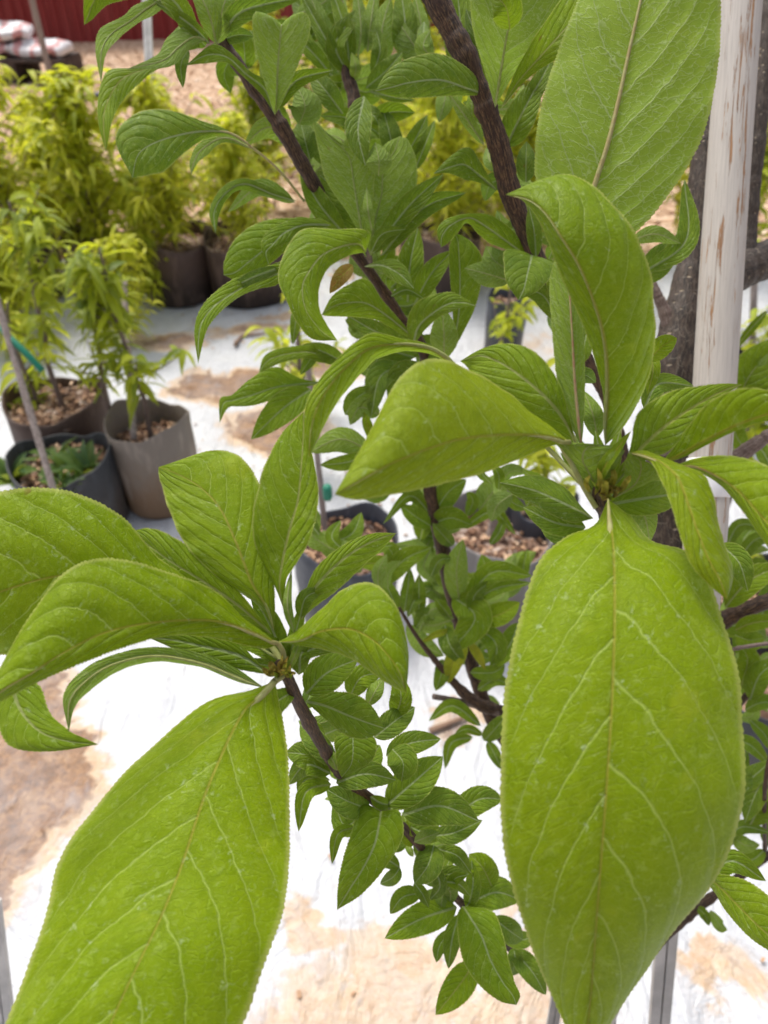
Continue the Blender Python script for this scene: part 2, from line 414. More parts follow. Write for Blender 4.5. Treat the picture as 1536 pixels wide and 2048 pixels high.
# ------------------------------------------------------------------ containers
def bag_mat(name, top, low, rough=.6):
    M = Mat(name); co = M.coord(); z = M.pos()[2]
    n = M.noise(co, 9, 5, .65); n2 = M.noise(M.vec(M.pos()[0] * 3, M.pos()[1] * 3, z * .7), 9, 3)
    k = (z * -3.6 + 1.0 + (n - .5) * 1.1)
    c = M.mix(k.ramp(.0, .9), top, low)
    c = M.mix(n2.ramp(.52, .66, 0, .4), c, tuple(min(1, x * 1.9 + .02) for x in top))
    M.principled(c, rough, M.bump(n + M.noise(co, 35, 3) * .3, .6, .012), spec=.35); return M.m
BM = {'grey': bag_mat('grey_bag', (.20, .165, .135), (.19, .115, .065)), 'black': bag_mat('black_bag', (.035, .037, .042), (.07, .055, .045), .45),
      'maroon': bag_mat('maroon_bag', (.085, .052, .040), (.030, .019, .015)), 'slate': bag_mat('slate_bag', (.055, .06, .075), (.07, .065, .06), .45),
      'pale': bag_mat('pale_bag', (.19, .175, .165), (.17, .13, .10))}
M = Mat('potting_soil'); co = M.coord(); vc = M.node('ShaderNodeTexVoronoi'); M.link(co, vc.inputs['Vector']); vc.inputs['Scale'].default_value = 70
sx = M.node('ShaderNodeSeparateXYZ'); M.link(vc.outputs['Color'], sx.inputs[0])
c = M.cramp(S(M.nt, sx.outputs[0]), [(0, (.06, .035, .025)), (.4, (.17, .10, .07)), (.75, (.33, .22, .16)), (1, (.55, .46, .40))])
M.principled(c, .9, M.bump(S(M.nt, sx.outputs[1]), 1.0, .012), spec=.15); SOIL = M.m

def grow_bag(x, y, r, h, mat, label, soil=.8, group=None, lumps=.03, flap=False, chips=160):
    root = empty('grow_bag', (x, y, .014))
    tag(root, label, 'planter bag', group or 'grow bags standing on the white sheet')
    seed = random.random() * 9
    n = 64; a = np.linspace(0, 2 * np.pi, n, endpoint=False)
    def ring(rr, z, k=1.0):
        q = rr * (1 + k * lumps * (np.sin(3 * a + seed) + .5 * np.sin(5 * a + 2 * seed + z * 9) + .15 * np.sin(11 * a + z * 12)))
        zz = z + (k * .022 * r / .15 * np.sin(2 * a + seed) * (z > h * .85) + (.004 * np.sin(7 * a + seed)) * (z > h * .85))
        return np.stack([x + q * np.cos(a), y + q * np.sin(a), .016 + zz + 0 * a], -1)
    rows = [ring(0.0, 0, 0), ring(r * .9, 0, .3), ring(r * .97, .02), ring(r * .98, h * .3), ring(r * 1.02, h * .6), ring(r, h * .88), ring(r * 1.01, h), ring(r * .985, h + .004), ring(r * .965, h), ring(r * .96, h * soil * .9), ring(r * .96, h * .5)]
    b = MB(); b.grid(np.array(rows), wrap=True, flip=True); b.build('bag', BM[mat], root)
    b = MB(); rs = np.linspace(0, 1, 14)
    rows = [np.stack([x + r * .955 * k * np.cos(a), y + r * .955 * k * np.sin(a), .016 + h * soil + .006 * np.sin(a * 5 + k * 9) * k + .008 * np.sin(a * 9 - k * 17) * k], -1) for k in rs]
    b.grid(np.array(rows), wrap=True, flip=True)
    for _ in range(chips):
        t = random.uniform(0, 6.3); q = r * .9 * math.sqrt(random.random()); l = random.uniform(.008, .022)
        aa = random.uniform(0, 6.3)
        ax = np.array([[math.cos(aa), math.sin(aa), random.uniform(-.4, .4)], [-math.sin(aa), math.cos(aa), 0], [0, 0, 1]])
        b.box((x + q * math.cos(t), y + q * math.sin(t), .016 + h * soil + .010), (l, l * .45, .006), ax, mat=1, att={'rnd': random.random() ** 2.2 * .8})
    b.build('soil', [SOIL, CHIP], root, smooth=False)
    return root

def at(px, py, h): 
    g = G(px, py, h); return float(g[0]), float(g[1])
xA, yA = at(297, 850, .30); grow_bag(xA, yA, .125, .31, 'grey', 'mud stained grey grow bag with one thin sapling, beside the black weedy bag', soil=.72)
xB, yB = at(120, 915, .26); grow_bag(xB, yB, .150, .25, 'black', 'black grow bag full of weeds with the leaning grey stake in it', soil=.80, lumps=.05)
xC, yC = at(110, 800, .28); grow_bag(xC, yC, .16, .28, 'maroon', 'brown grow bag half hidden behind the weedy black bag', soil=.85, lumps=.05)
xD, yD = at(690, 1085, .26); grow_bag(xD, yD, .135, .26, 'slate', 'dark slate grow bag seen low between the two leaf rosettes', soil=.85)
xE, yE = at(985, 1075, .27); grow_bag(xE, yE, .155, .30, 'pale', 'pale grey grow bag of bark chips with a short stake', soil=.72)
# rows behind
mar = [(30, .18, 'far left edge of the row'), (195, .17, 'second from the left in the row'), (345, .19, 'under the bright yellow sapling'), (492, .205, 'right of the widest gap in the row')]
ML = ['brown fabric grow bag at the left end of the back row', 'brown fabric grow bag mostly hidden by the yellow green saplings',
      'dark maroon grow bag left of the widest one on the sheet edge', 'widest dark maroon grow bag on the far edge of the sheet']
row_pos = []
for (px, r, _), lab in zip(mar, ML):
    x, y = at(px, 500, .28); y = 3.72; d = y * cp + 1.2 * sp; x = (px - 768) / FPX * d
    grow_bag(x, y, r, .30, 'maroon', lab, soil=.85, chips=30); row_pos.append((x, y))
for px, py, r, h, mt, lab in [(880, 470, .20, .30, 'maroon', 'brown grow bag seen between the two dark branches'), (1015, 600, .085, .26, 'slate', 'small dark pot on the white sheet below the right branch'),
                              (1500, 1190, .15, .26, 'black', 'black grow bag by the right edge under the rough branch'), (1520, 1370, .12, .24, 'black', 'lower black grow bag at the right edge of the picture'),
                              (1480, 735, .12, .28, 'black', 'black pot behind the pale wooden pole'), (1085, 1010, .09, .28, 'slate', 'grey pot behind the bag of bark chips')]:
    x, y = at(px, py, h); grow_bag(x, y, r, h, mt, lab, soil=.85, chips=30)
xM, yM = .30, .18
grow_bag(xM, yM, .15, .24, 'black', 'black grow bag at the foot of the plum tree below the frame', soil=.8)

# ------------------------------------------------------------------ saplings behind (narrow arching leaves)
def thin_leaf(b, base, dirv, L, W, droop, tint, nseg=6):
    dirv = dirv / np.linalg.norm(dirv); t = np.linspace(0, 1, nseg + 1)
    up = np.array((0, 0, 1.0)); side = np.cross(dirv, up); side /= np.linalg.norm(side) + 1e-6
    sp_ = base + dirv * L * t[:, None] * (1 - .15 * droop * t[:, None]) - up * (droop * L * t[:, None] ** 2)
    wv = W * np.sin(np.pi * np.clip(t, .02, .985) ** .8) ** .9
    nrm = np.cross(side, np.gradient(sp_, axis=0)); nrm /= np.linalg.norm(nrm, axis=1)[:, None] + 1e-9
    tw = random.uniform(-.7, .7)
    sd = side * math.cos(tw) + nrm * math.sin(tw)
    rows = np.stack([sp_ + sd * wv[:, None] + nrm * wv[:, None] * .35, sp_, sp_ - sd * wv[:, None] + nrm * wv[:, None] * .35], 1)
    uv = np.zeros((nseg + 1, 3, 2)); uv[..., 0] = (0, .5, 1); uv[..., 1] = t[:, None]
    b.grid(rows, uv, att={'tint': tint})
def sapling_meshes(seed, H, nl, tint, L=.11, W=.0105, spread=.22, low=.15, droop=.55):
    random.seed(seed)
    tb = MB(); path = []; x = y = 0
    for i in range(9):
        z = H * i / 8; path.append((x, y, z)); x += random.uniform(-.012, .012); y += random.uniform(-.012, .012)
    pp = smooth_path(path, 26); tb.tube(pp, np.linspace(.009, .003, 26), 7)
    cb = MB(); twigs = []
    for _ in range(max(5, int(nl / 16))):
        k = random.uniform(low, .95); i = int(k * 25); a = random.uniform(0, 6.3); l = spread * random.uniform(.4, 1.1) * (1.15 - k * .7)
        p0 = pp[i]; tip = p0 + np.array((math.cos(a) * l, math.sin(a) * l, l * random.uniform(.5, 1.1)))
        tw = smooth_path([p0, (p0 + tip) / 2 + np.array((0, 0, -.01)), tip], 9); tb.tube(tw, np.linspace(.003, .0012, 9), 5); twigs.append(tw)
    twigs.append(pp[int(low * 25):])
    for _ in range(nl):
        tw = random.choice(twigs) if random.random() < .8 else twigs[-1]
        p0 = tw[random.randrange(1, len(tw))]; a = random.uniform(0, 6.3); e = random.uniform(-.25, .8)
        thin_leaf(cb, p0, np.array((math.cos(a), math.sin(a), e)), L * random.uniform(.6, 1.15), W * random.uniform(.7, 1.2), droop * random.uniform(.3, 1.5), min(1, max(0, tint + random.uniform(-.3, .3))))
    return tb.build('trunk', TWIG, obj_=False), cb.build('crown', PEACH, smooth=True, obj_=False)
PROT = {'yellow': sapling_meshes(1, .78, 800, .82, spread=.30, low=.08, L=.12, W=.012), 'yellow2': sapling_meshes(2, .72, 760, .76, spread=.30, low=.06, L=.12, W=.012), 'green': sapling_meshes(3, 1.15, 650, .42, L=.10, W=.013, spread=.26),
        'tall': sapling_meshes(4, 1.5, 1000, .66, spread=.36, low=.1, L=.12, W=.013), 'dark': sapling_meshes(5, 1.35, 750, .12, L=.09, W=.016, spread=.25, droop=.4), 'thin': sapling_meshes(6, .60, 190, .30, L=.10, W=.010, spread=.20, low=.25, droop=.6),
        'small': sapling_meshes(8, .42, 60, .55, L=.08, W=.009, spread=.13), 'weak': sapling_meshes(9, 1.1, 40, .15, L=.06, W=.010, spread=.10, low=.5)}
def sapling(kind, x, y, z, label, sc=1.0, rz=None, group='narrow leaved saplings growing behind the plum tree'):
    t, c = PROT[kind]
    root = empty('sapling_tree', (x, y, z)); tag(root, label, 'sapling', group)
    root.rotation_euler.z = random.uniform(0, 6.3) if rz is None else rz; root.scale = (sc, sc, sc)
    for nm, me in (('trunk', t), ('crown', c)):
        o = bpy.data.objects.new(nm, me); COL.objects.link(o); o.parent = root
    return root
random.seed(21)
sapling('thin', xA, yA, .24, 'thin green sapling in the mud stained grey grow bag', 1.0)
sapling('thin', xA - .13, yA + .05, .26, 'slender sapling leaning over the rim of the grey grow bag', .85)
sapling('thin', xC + .02, yC, .25, 'dark leaved sapling rising from the half hidden brown bag', 1.1)
sapling('small', xB - .22, yB + .35, .1, 'short green sapling beside the leaning stake', 1.2)
names = [('yellow', 'yellow green sapling at the left end of the back row', 1.0), ('yellow2', 'bushy yellow green sapling second along the back row', 1.05),
         ('yellow', 'bright yellow green sapling over the middle maroon bag', .95), ('yellow2', 'low yellow green sapling in the widest maroon bag', .82)]
for (x, y), (k, l, s_) in zip(row_pos, names): sapling(k, x, y, .26, l, s_)
extra = [('yellow2', -1.62, 3.05, .0, .78, 'loose yellow sapling reaching over the near left bags'), ('yellow', -1.15, 3.15, .0, .62, 'small loose yellow sapling before the maroon bags'), ('yellow', -1.95, 2.7, .0, .72, 'yellow sapling cut by the left edge above the leaning stake'),
         ('tall', -.75, 5.3, .0, .80, 'broad yellow tree behind the widest maroon bag'), ('tall', .0, 5.5, .0, 1.0, 'dense yellow tree in the second row behind the left branch'),
         ('tall', .5, 4.4, .0, .9, 'dense yellow green tree under the thick right branch'), ('dark', .15, 6.2, .0, 1.2, 'dark tree closing the gap between the branches'), ('dark', .8, 5.6, .0, 1.2, 'dark tree behind the large pale leaf'),
         ('yellow', -2.75, 4.9, .05, 1.1, 'yellow sapling under the pallet of sacks'), ('yellow2', -1.5, 3.85, .05, 1.0, 'yellow sapling between the two leftmost bags'), ('yellow', -1.35, 4.9, .05, .85, 'yellow sapling in the second row on the left'),
         ('yellow2', -2.05, 3.9, .05, 1.05, 'full yellow sapling at the left edge of the frame'), ('yellow', -1.7, 3.2, .05, .75, 'drooping yellow sapling low on the left edge'), ('yellow', -2.35, 4.3, .05, 1.05, 'yellow sapling at the far left edge behind the row'), ('yellow2', -1.95, 4.55, .05, 1.0, 'dense yellow sapling below the white sacks'),
         ('yellow2', -1.72, 4.1, .05, .95, 'yellow sapling filling the gap behind the left bags'), ('yellow', -1.2, 4.25, .05, .80, 'low yellow sapling in front of the wood chips'),
         ('yellow2', -1.15, 3.55, .05, .8, 'yellow sapling with drooping leaves over the sheet edge'), ('yellow2', -1.95, 3.45, .05, .9, 'olive sapling hanging over the left sheet edge'),
         ('yellow', -.85, 4.15, .05, .72, 'yellow sapling right of the grey metal stake'), ('green', -.72, 4.7, .0, .85, 'green sapling beside the curled marked leaf'),
         ('dark', -1.0, 6.6, .05, .95, 'dark leafy young tree beside the grey metal stake'), ('dark', -.45, 5.6, .0, 1.0, 'dark green young tree behind the left branch'),
         ('tall', -.25, 4.5, .0, .95, 'tall yellow green tree between the two branches'), ('tall', .2, 4.9, .0, 1.0, 'tall yellow tree behind the split of the branches'),
         ('yellow', .35, 4.1, .05, 1.2, 'bright yellow sapling right of the brown bag'), ('tall', .75, 4.7, .0, 1.0, 'tall yellow tree behind the thick right branch'),
         ('green', .55, 5.6, .0, 1.15, 'green tree further back between the branches'), ('tall', 1.2, 4.6, .0, 1.0, 'yellow green tree behind the large pale leaf'),
         ('yellow', 1.0, 3.7, .05, .9, 'yellow sapling left of the dark trunk'), ('tall', 1.75, 4.4, .0, 1.0, 'yellow tree beyond the pale pole'),
         ('green', 2.2, 4.6, .0, 1.1, 'green tree at the right edge beyond the pole'), ('dark', 1.1, 6.3, .0, 1.1, 'dark tree far back on the right'),
         ('small', .50, 2.85, .05, 1.1, 'small yellow sapling on the sheet under the right branch'), ('small', -.30, 2.55, .05, 1.1, 'small green sapling standing on the bare sheet'),
         ('green', 1.55, 3.3, .0, .8, 'green sapling at the right edge of the sheet'), ('tall', -.1, 6.6, .05, 1.0, 'tall tree in the back between both branches'),
         ('small', -.27, 2.15, .1, 1.3, 'small sapling tied to a thin stake near the curled leaf'), ('weak', -3.85, 8.2, .12, 1.25, 'sparse young tree with few leaves before the red wall'),
         ('small', xE + .15, yE + .2, .15, 1.2, 'small sapling by the bag of bark chips'), ('green', 1.02, 1.75, .15, .6, 'bushy green sapling in the black bag at the right edge'),
         ('green', .98, 1.35, .15, .45, 'low bushy sapling at the lower right edge')]
xx, yy = at(880, 470, .3); extra.append(('yellow', xx, yy, .25, .95, 'yellow sapling growing in the brown bag between the dark branches')); extra.append(('yellow2', xx + .45, yy + .15, .1, 1.0, 'yellow sapling behind the thick right branch'))
for k, x, y, z, s_, l in extra: sapling(k, x, y, z, l, s_)

# weeds in the black bag
WG = 'weeds sprouting in and around the black bag'
WL = ['jagged weed by the foot of the leaning stake', 'tall blue green weed at the right of the black bag', 'low grassy weed at the left edge', 'dark weed behind the leaning stake', 'spreading weed at the front of the black bag', 'small weed in the bark chips of the grey bag']
for i, (dx, dy, s_) in enumerate([(.02, -.02, 1.0), (.08, -.02, 1.25), (-.14, -.05, 1.1), (-.05, .06, 1.0), (.03, -.10, 1.0), (0, 0, .6)]):
    b = MB(); x, y = (xB + dx, yB + dy) if i < 5 else (xA + .03, yA - .02)
    for _ in range(26):
        a = random.uniform(0, 6.3); thin_leaf(b, np.array((x, y, .20 if i < 5 else .235)), np.array((math.cos(a), math.sin(a), random.uniform(.5, 2.2))), .13 * s_ * random.uniform(.5, 1.2), .011 * s_ * random.uniform(.6, 1.5), .35, random.random())
    tag(b.build('weed', WEED), WL[i], 'weed', WG)

# ------------------------------------------------------------------ stakes, poles
M = Mat('galvanised'); n = M.noise(M.coord(), 30, 4); M.principled(M.mix(n.ramp(.35, .65), (.36, .345, .33), (.50, .48, .46)), .5, M.bump(n, .3, .002), spec=.5, metallic=.15); METAL = M.m
M = Mat('weathered_wood'); x_, y_, z_ = M.pos(); n = M.noise(M.vec(x_ * 60.0, y_ * 60.0, z_ * 3.0), 3, 4); M.principled(M.mix(n.ramp(.35, .65), (.20, .16, .14), (.36, .30, .27)), .8, M.bump(n, .5, .002), spec=.2); WOODG = M.m
M = Mat('green_tie'); M.principled((.01, .17, .10), .45); GREEN = M.m
M = Mat('white_tape'); M.principled(M.mix(M.noise(M.coord(), 60, 3).ramp(.3, .7, 0, .4), (.8, .8, .82), (.62, .61, .62)), .5); TAPE = M.m
def post(name, p0, p1, r, mat, label, cat, sides=8, group=None, wob=.0):
    b = MB(); n = 24; t = np.linspace(0, 1, n)[:, None]; pts = np.asarray(p0) * (1 - t) + np.asarray(p1) * t
    pts[:, 0] += wob * np.sin(np.linspace(0, 7, n)); b.tube(pts, np.full(n, r) * (1 + .05 * np.sin(np.linspace(0, 20, n))), sides)
    return tag(b.build(name, mat), label, cat, group)
def angle_bar(name, p0, p1, w_, mat, label, group):
    p0, p1 = np.asarray(p0, float), np.asarray(p1, float); T = p1 - p0; T /= np.linalg.norm(T)
    x = np.cross(T, (0, 1, 0)); x /= np.linalg.norm(x); y = np.cross(T, x)
    if y[1] > 0: y = -y
    prof = [(-1, .55), (-.08, -.1), (0, -.45), (.08, -.1), (1, .55), (1, .8), (0, .15), (-1, .8)]
    # a rolled post: two flats meeting in a groove
    ring = np.array([x * a * w_ / 2 + (-y) * c_ * w_ / 2 for a, c_ in [(-1, -.35), (-.12, -.35), (-.08, .1), (.0, .1), (.04, -.35), (1, -.35), (1, .3), (-1, .3)]])
    rows = [np.repeat(p0[None], 8, 0), ring + p0] + [ring + p0 + (p1 - p0) * k for k in (.25, .5, .75)] + [ring + p1, np.repeat(p1[None], 8, 0)]
    b = MB(); b.grid(np.array(rows), wrap=True); return tag(b.build(name, mat, smooth=False), label, 'stake', group)
SG = 'stakes holding up the young trees'
def down_to(p_hi, p_lo, z=0.0):
    p_hi, p_lo = np.asarray(p_hi), np.asarray(p_lo); k = (z - p_hi[2]) / (p_lo[2] - p_hi[2]); return p_hi + (p_lo - p_hi) * k
ph_, pl_ = P(1352, 1640, .74), P(1318, 2048, .86)
angle_bar('metal_stake', down_to(ph_, pl_, .02), ph_, .0225, METAL, 'grooved grey metal stake under the large hanging leaf', SG)
ph_, pl_ = P(1140, 1850, .80), P(1105, 2048, .88)
angle_bar('metal_stake', down_to(ph_, pl_, .02), ph_, .014, METAL, 'narrow grey metal stake at the tip of the large hanging leaf', SG)
ph_, pl_ = P(-22, 1800, .9), P(10, 2048, 1.0)
angle_bar('metal_stake', down_to(ph_, pl_, .02), ph_, .026, METAL, 'grey metal stake in the lower left corner', SG)
ph_, pl_ = P(288, -120, 3.9), P(303, 240, 3.9)
angle_bar('metal_stake', down_to(ph_, pl_, .0), ph_, .045, METAL, 'tall grey metal stake standing before the wood chips', SG)
post('wooden_stake', down_to(P(-60, 420, 1.95), P(95, 940, 2.0), .18), P(-60, 420, 1.95), .0095, WOODG, 'weathered wooden stake leaning out of the weedy black bag', 'stake', group=SG)
post('wooden_stake', tuple(P(268, 880, 2.25)), tuple(P(247, 560, 2.32)), .010, WOODG, 'upright wooden stake rising from the grey grow bag', 'stake', group=SG)
post('wooden_stake', (xE - .02, yE + .02, .12), tuple(P(1010, 960, 1.9)), .012, WOODG, 'short wooden stake in the bag of bark chips', 'stake', group=SG)
post('wooden_stake', (xD - .05, yD + .05, .1), tuple(P(612, 690, 1.72)), .0085, WOODG, 'thin grey stake behind the curled left leaves', 'stake', group=SG)
x, y = at(1515, 820, .1); post('wooden_stake', (x, y, 0), tuple(P(1510, 520, 2.5)), .012, WOODG, 'pale stake at the right edge beyond the pole', 'stake', group=SG)
for dx, l in ((217, 'left one of the two pale posts against the red wall'), (231, 'right one of the two pale posts against the red wall')):
    d = 12.0; p = P(dx, 30, d); post('wooden_post', (p[0], p[1], -.02), (p[0], p[1], 1.75), .035, WOODG, l, 'post', group='pale posts against the red wall')
p = P(88, 100, 8.0); post('wooden_post', (p[0], p[1], .05), (p[0], p[1], 1.6), .035, WOODG, 'grey post beside the white sacks', 'post')
b = MB(); b.tube(smooth_path([P(2, 655, 2.0), P(20, 676, 1.98), P(50, 705, 1.98), P(85, 742, 2.0)], 14), np.full(14, .0095), 6)
tag(b.build('plant_tie', GREEN), 'green plastic tie running off the leaning stake', 'plant tie')
b = MB(); p = down_to(P(605, 860, 1.72), P(612, 1000, 1.72), .5); q = P(655, 985, 1.78)
b.tube([q + np.array((0, 0, k)) for k in (-.02, -.012, 0, .012, .02)], [.009, .012, .012, .012, .009], 10)
tag(b.build('plant_tie', GREEN), 'green tie round the thin grey stake', 'plant tie')

# ------------------------------------------------------------------ sacks and hose
M = Mat('printed_sack'); co = M.coord(); x_, y_, z_ = M.pos()
st = (x_ * 5.0 + M.noise(co, 4, 2) * 1.2).fract().ramp(.62, .68)
M.principled(M.mix(st * .85, (.66, .64, .65), (.50, .20, .19)), .45, M.bump(M.noise(co, 12, 3), .6, .03)); SACK = M.m
M = Mat('dark_timber'); M.principled(M.mix(M.noise(M.coord(), 8, 3).ramp(.3, .7), (.03, .022, .018), (.09, .06, .05)), .8); DTIM = M.m
def pillow(cx, cy, cz, lx, ly, lz, rot=0.0):
    b = MB(); n = 20; th = np.linspace(0, 2 * np.pi, 28, endpoint=False); rows = []
    for k in np.linspace(-1, 1, 15):
        rr = (1 - abs(k) ** 3) ** .6; q = 1 - abs(k) ** 6 * .15
        X = np.sign(np.cos(th)) * np.abs(np.cos(th)) ** .45 * lx / 2 * max(rr, .55 if abs(k) < .99 else 0); Y = np.sign(np.sin(th)) * np.abs(np.sin(th)) ** .45 * ly / 2 * max(rr, .55 if abs(k) < .99 else 0)
        Z = k * lz / 2 * (1 + .2 * np.cos(3 * th)) + .02 * np.sin(5 * th)
        c_, s_ = math.cos(rot), math.sin(rot); rows.append(np.stack([cx + X * c_ - Y * s_, cy + X * s_ + Y * c_, cz + Z], -1))
    b.grid(np.array(rows), wrap=True, flip=True); return b
sxp, syp = at(52, 165, .0)
pal = empty('wooden_pallet', (sxp, syp, .05)); tag(pal, 'dark low pallet carrying the white and red sacks', 'pallet')
for nm, k in (('deck_board', -1), ('deck_board', 0), ('deck_board', 1)):
    b = MB(); b.box((sxp, syp + k * .26, .27), (1.25, .24, .03)); b.build(nm, DTIM, pal, smooth=False)
for k in (-.55, 0, .55):
    b = MB(); b.box((sxp + k, syp, .15), (.16, .76, .21)); b.build('bearer', DTIM, pal, smooth=False)
for i, (dx, dy, dz, rt, l) in enumerate([(-.30, .0, .37, .1, 'white printed sack lying on the left of the pallet'), (.30, -.02, .36, -.15, 'white printed sack lying on the right of the pallet'), (-.12, .02, .53, .2, 'topmost white sack with red print on the pile')]):
    tag(pillow(sxp + dx, syp + dy, dz, .66, .6, .17, rt).build('sack', SACK), l, 'sack', 'white sacks piled on the pallet')
M = Mat('grey_hose'); M.principled((.16, .16, .17), .5); HOSE = M.m
b = MB(); g = [G(a, c_, .03) for a, c_ in ((40, 225), (90, 200), (130, 190), (165, 196), (200, 189), (235, 193))]
b.tube(smooth_path(g, 40), np.full(40, .03), 8); tag(b.build('irrigation_hose', HOSE), 'grey hose lying across the wood chips', 'hose')
M = Mat('dry_twig'); M.principled((.24, .15, .10), .8); DRY = M.m
for pts_, l in (([(470, 690), (485, 672), (520, 668), (545, 662)], 'curved dry twig lying on the sheet near the maroon bags'), ([(860, 1462), (890, 1450), (915, 1440), (940, 1430)], 'dry twig lying on the sheet under the cut branch')):
    b = MB(); b.tube(smooth_path([G(a, c_, .022) for a, c_ in pts_], 14), np.linspace(.009, .004, 14), 6); tag(b.build('dry_twig', DRY), l, 'twig', 'dry twigs on the sheet')

# ================================================================== the plum tree
tree = empty('plum_tree', (xM, yM, .2))
tag(tree, 'young plum tree with broad glossy green leaves in the foreground, tied beside the pale pole', 'tree')

def limb(name, pts, mat, sides=14, n=None, lump=.05, seed=0, label=None):
    """pts: (px, py, depth, width in px)"""
    n = n or max(24, len(pts) * 20)
    a = np.array([np.concatenate([P(x, y, d), [w_ / 2 * d / FPX]]) for x, y, d, w_ in pts])
    s_ = smooth_path(a, n); rs = np.random.RandomState(seed + 3)
    r = np.clip(s_[:, 3], .0006, None) * (1 + lump * np.convolve(rs.randn(n + 6), np.ones(4) / 2.4, 'same')[3:-3])
    if mat is BARK:
        ds = np.concatenate([[0], np.cumsum(np.linalg.norm(np.diff(s_[:, :3], axis=0), axis=1))])
        for q in np.arange(rs.uniform(0, .02), ds[-1], .041): r = r * (1 + rs.uniform(.06, .22) * np.exp(-((ds - q - rs.uniform(-.012, .012)) / .0032) ** 2))
    b = MB(); b.tube(s_[:, :3], r, sides)
    return b.build(name, mat, tree)
trunk_pts = [(1450, -80, .67, 46), (1432, 100, .67, 50), (1416, 250, .67, 52), (1403, 400, .67, 56), (1390, 500, .67, 58), (1368, 620, .665, 74), (1352, 720, .66, 92), (1345, 850, .66, 96), (1335, 1050, .66, 100),
             (1326, 1300, .66, 100), (1290, 1600, .665, 98), (1235, 1850, .675, 96), (1180, 2100, .69, 96)]
b = MB(); a = np.array([np.concatenate([P(x, y, d), [w_ / 2 * d / FPX]]) for x, y, d, w_ in trunk_pts] + [(xM, yM, .20, .024)])
s_ = smooth_path(a, 200); rs = np.random.RandomState(5); b.tube(s_[:, :3], s_[:, 3] * (1 + .03 * np.convolve(rs.randn(206), np.ones(5) / 2.2, 'same')[3:-3]), 28); b.build('trunk', TRUNK, tree)
limb('branch', [(1640, 470, .74, 80), (1570, 508, .73, 76), (1510, 528, .71, 72), (1460, 560, .69, 64), (1395, 640, .668, 60)], TRUNK, 20, seed=1)
limb('branch', [(1545, -60, .71, 34), (1532, 90, .71, 34), (1518, 250, .71, 32), (1505, 380, .71, 30), (1496, 470, .71, 34), (1488, 540, .705, 44)], TRUNK, 16, seed=2)
limb('branch', [(1296, 545, .655, 11), (1312, 585, .655, 20), (1330, 625, .657, 26), (1352, 690, .66, 40)], TWIG, 12, seed=3)
# left long branch
limb('branch', [(395, -80, .50, 24), (432, 55, .50, 25), (490, 150, .505, 26), (552, 238, .51, 30), (600, 320, .52, 29), (655, 415, .535, 25), (715, 510, .55, 24), (755, 565, .56, 21), (805, 640, .58, 20), (850, 712, .60, 23),
                (852, 850, .65, 24), (860, 980, .69, 26), (884, 1090, .71, 30), (905, 1190, .72, 30), (935, 1300, .73, 28), (965, 1395, .73, 26), (1010, 1480, .73, 26), (1120, 1560, .71, 34), (1260, 1640, .68, 50)], BARK, 16, seed=4)
limb('branch', [(668, -60, .60, 15), (686, 60, .60, 18), (692, 140, .60, 24), (708, 195, .60, 25), (708, 260, .60, 17), (716, 360, .59, 16), (728, 460, .575, 16), (742, 548, .56, 16)], BARK, 12, seed=5)
# right long branch
limb('branch', [(848, -60, .45, 50), (885, 25, .455, 48), (935, 122, .46, 44), (973, 220, .47, 42), (1000, 300, .48, 43), (1018, 375, .49, 42), (1045, 450, .50, 36), (1070, 510, .51, 33), (1110, 592, .52, 31), (1150, 672, .54, 27), (1190, 752, .56, 24), (1214, 800, .57, 22),
                (1245, 900, .60, 24), (1275, 1050, .63, 30), (1310, 1200, .655, 44)], BARK, 18, seed=6)
# shoot to the left rosette
limb('branch', [(556, 1325, .300, 16), (574, 1352, .305, 22), (600, 1412, .325, 26), (648, 1497, .36, 23), (688, 1555, .39, 21), (762, 1614, .42, 19), (838, 1690, .45, 17), (895, 1775, .485, 16), (940, 1822, .51, 17), (1020, 1895, .55, 18), (1110, 1960, .60, 22), (1205, 1985, .67, 36)], BARK, 14, seed=7)
# shoot to the right rosette
limb('branch', [(1222, 950, .283, 14), (1200, 985, .286, 30), (1212, 1030, .30, 30), (1240, 1110, .36, 30), (1280, 1230, .48, 34), (1320, 1350, .62, 50)], BARK, 14, seed=8)
limb('branch', [(1640, 1140, .64, 28), (1536, 1200, .64, 30), (1480, 1225, .645, 32), (1440, 1245, .65, 36), (1340, 1320, .66, 40)], BARK, 14, seed=9)
limb('branch', [(1640, 1655, .72, 14), (1536, 1712, .72, 15), (1460, 1768, .71, 17), (1400, 1812, .70, 19), (1340, 1860, .69, 24), (1240, 1950, .68, 34)], BARK, 12, seed=10)
limb('branch', [(1560, 1284, .60, 7), (1500, 1292, .60, 8), (1455, 1302, .61, 9), (1340, 1340, .65, 14)], TWIG, 10, seed=11)
limb('branch', [(1600, 830, .62, 20), (1536, 872, .63, 27), (1490, 903, .64, 30), (1430, 950, .65, 32), (1350, 1020, .66, 40)], TWIG, 12, seed=12)
limb('branch', [(1560, 1300, .68, 8), (1525, 1345, .68, 10), (1492, 1392, .68, 12), (1400, 1490, .67, 18), (1300, 1600, .665, 26)], BARK, 10, seed=13)
limb('branch', [(798, 1215, .66, 6), (835, 1275, .67, 9), (882, 1335, .69, 13), (930, 1388, .70, 22), (965, 1412, .71, 24), (1010, 1426, .72, 24), (1130, 1500, .70, 30), (1270, 1600, .67, 40)], BARK, 12, seed=14)
limb('branch', [(867, 1393, .69, 11), (905, 1400, .70, 12), (950, 1410, .71, 14), (1000, 1424, .72, 18)], TWIG, 10, seed=15)
limb('branch', [(1545, 1480, .60, 8), (1530, 1580, .61, 9), (1530, 1700, .70, 9)], BARK, 8, seed=16)

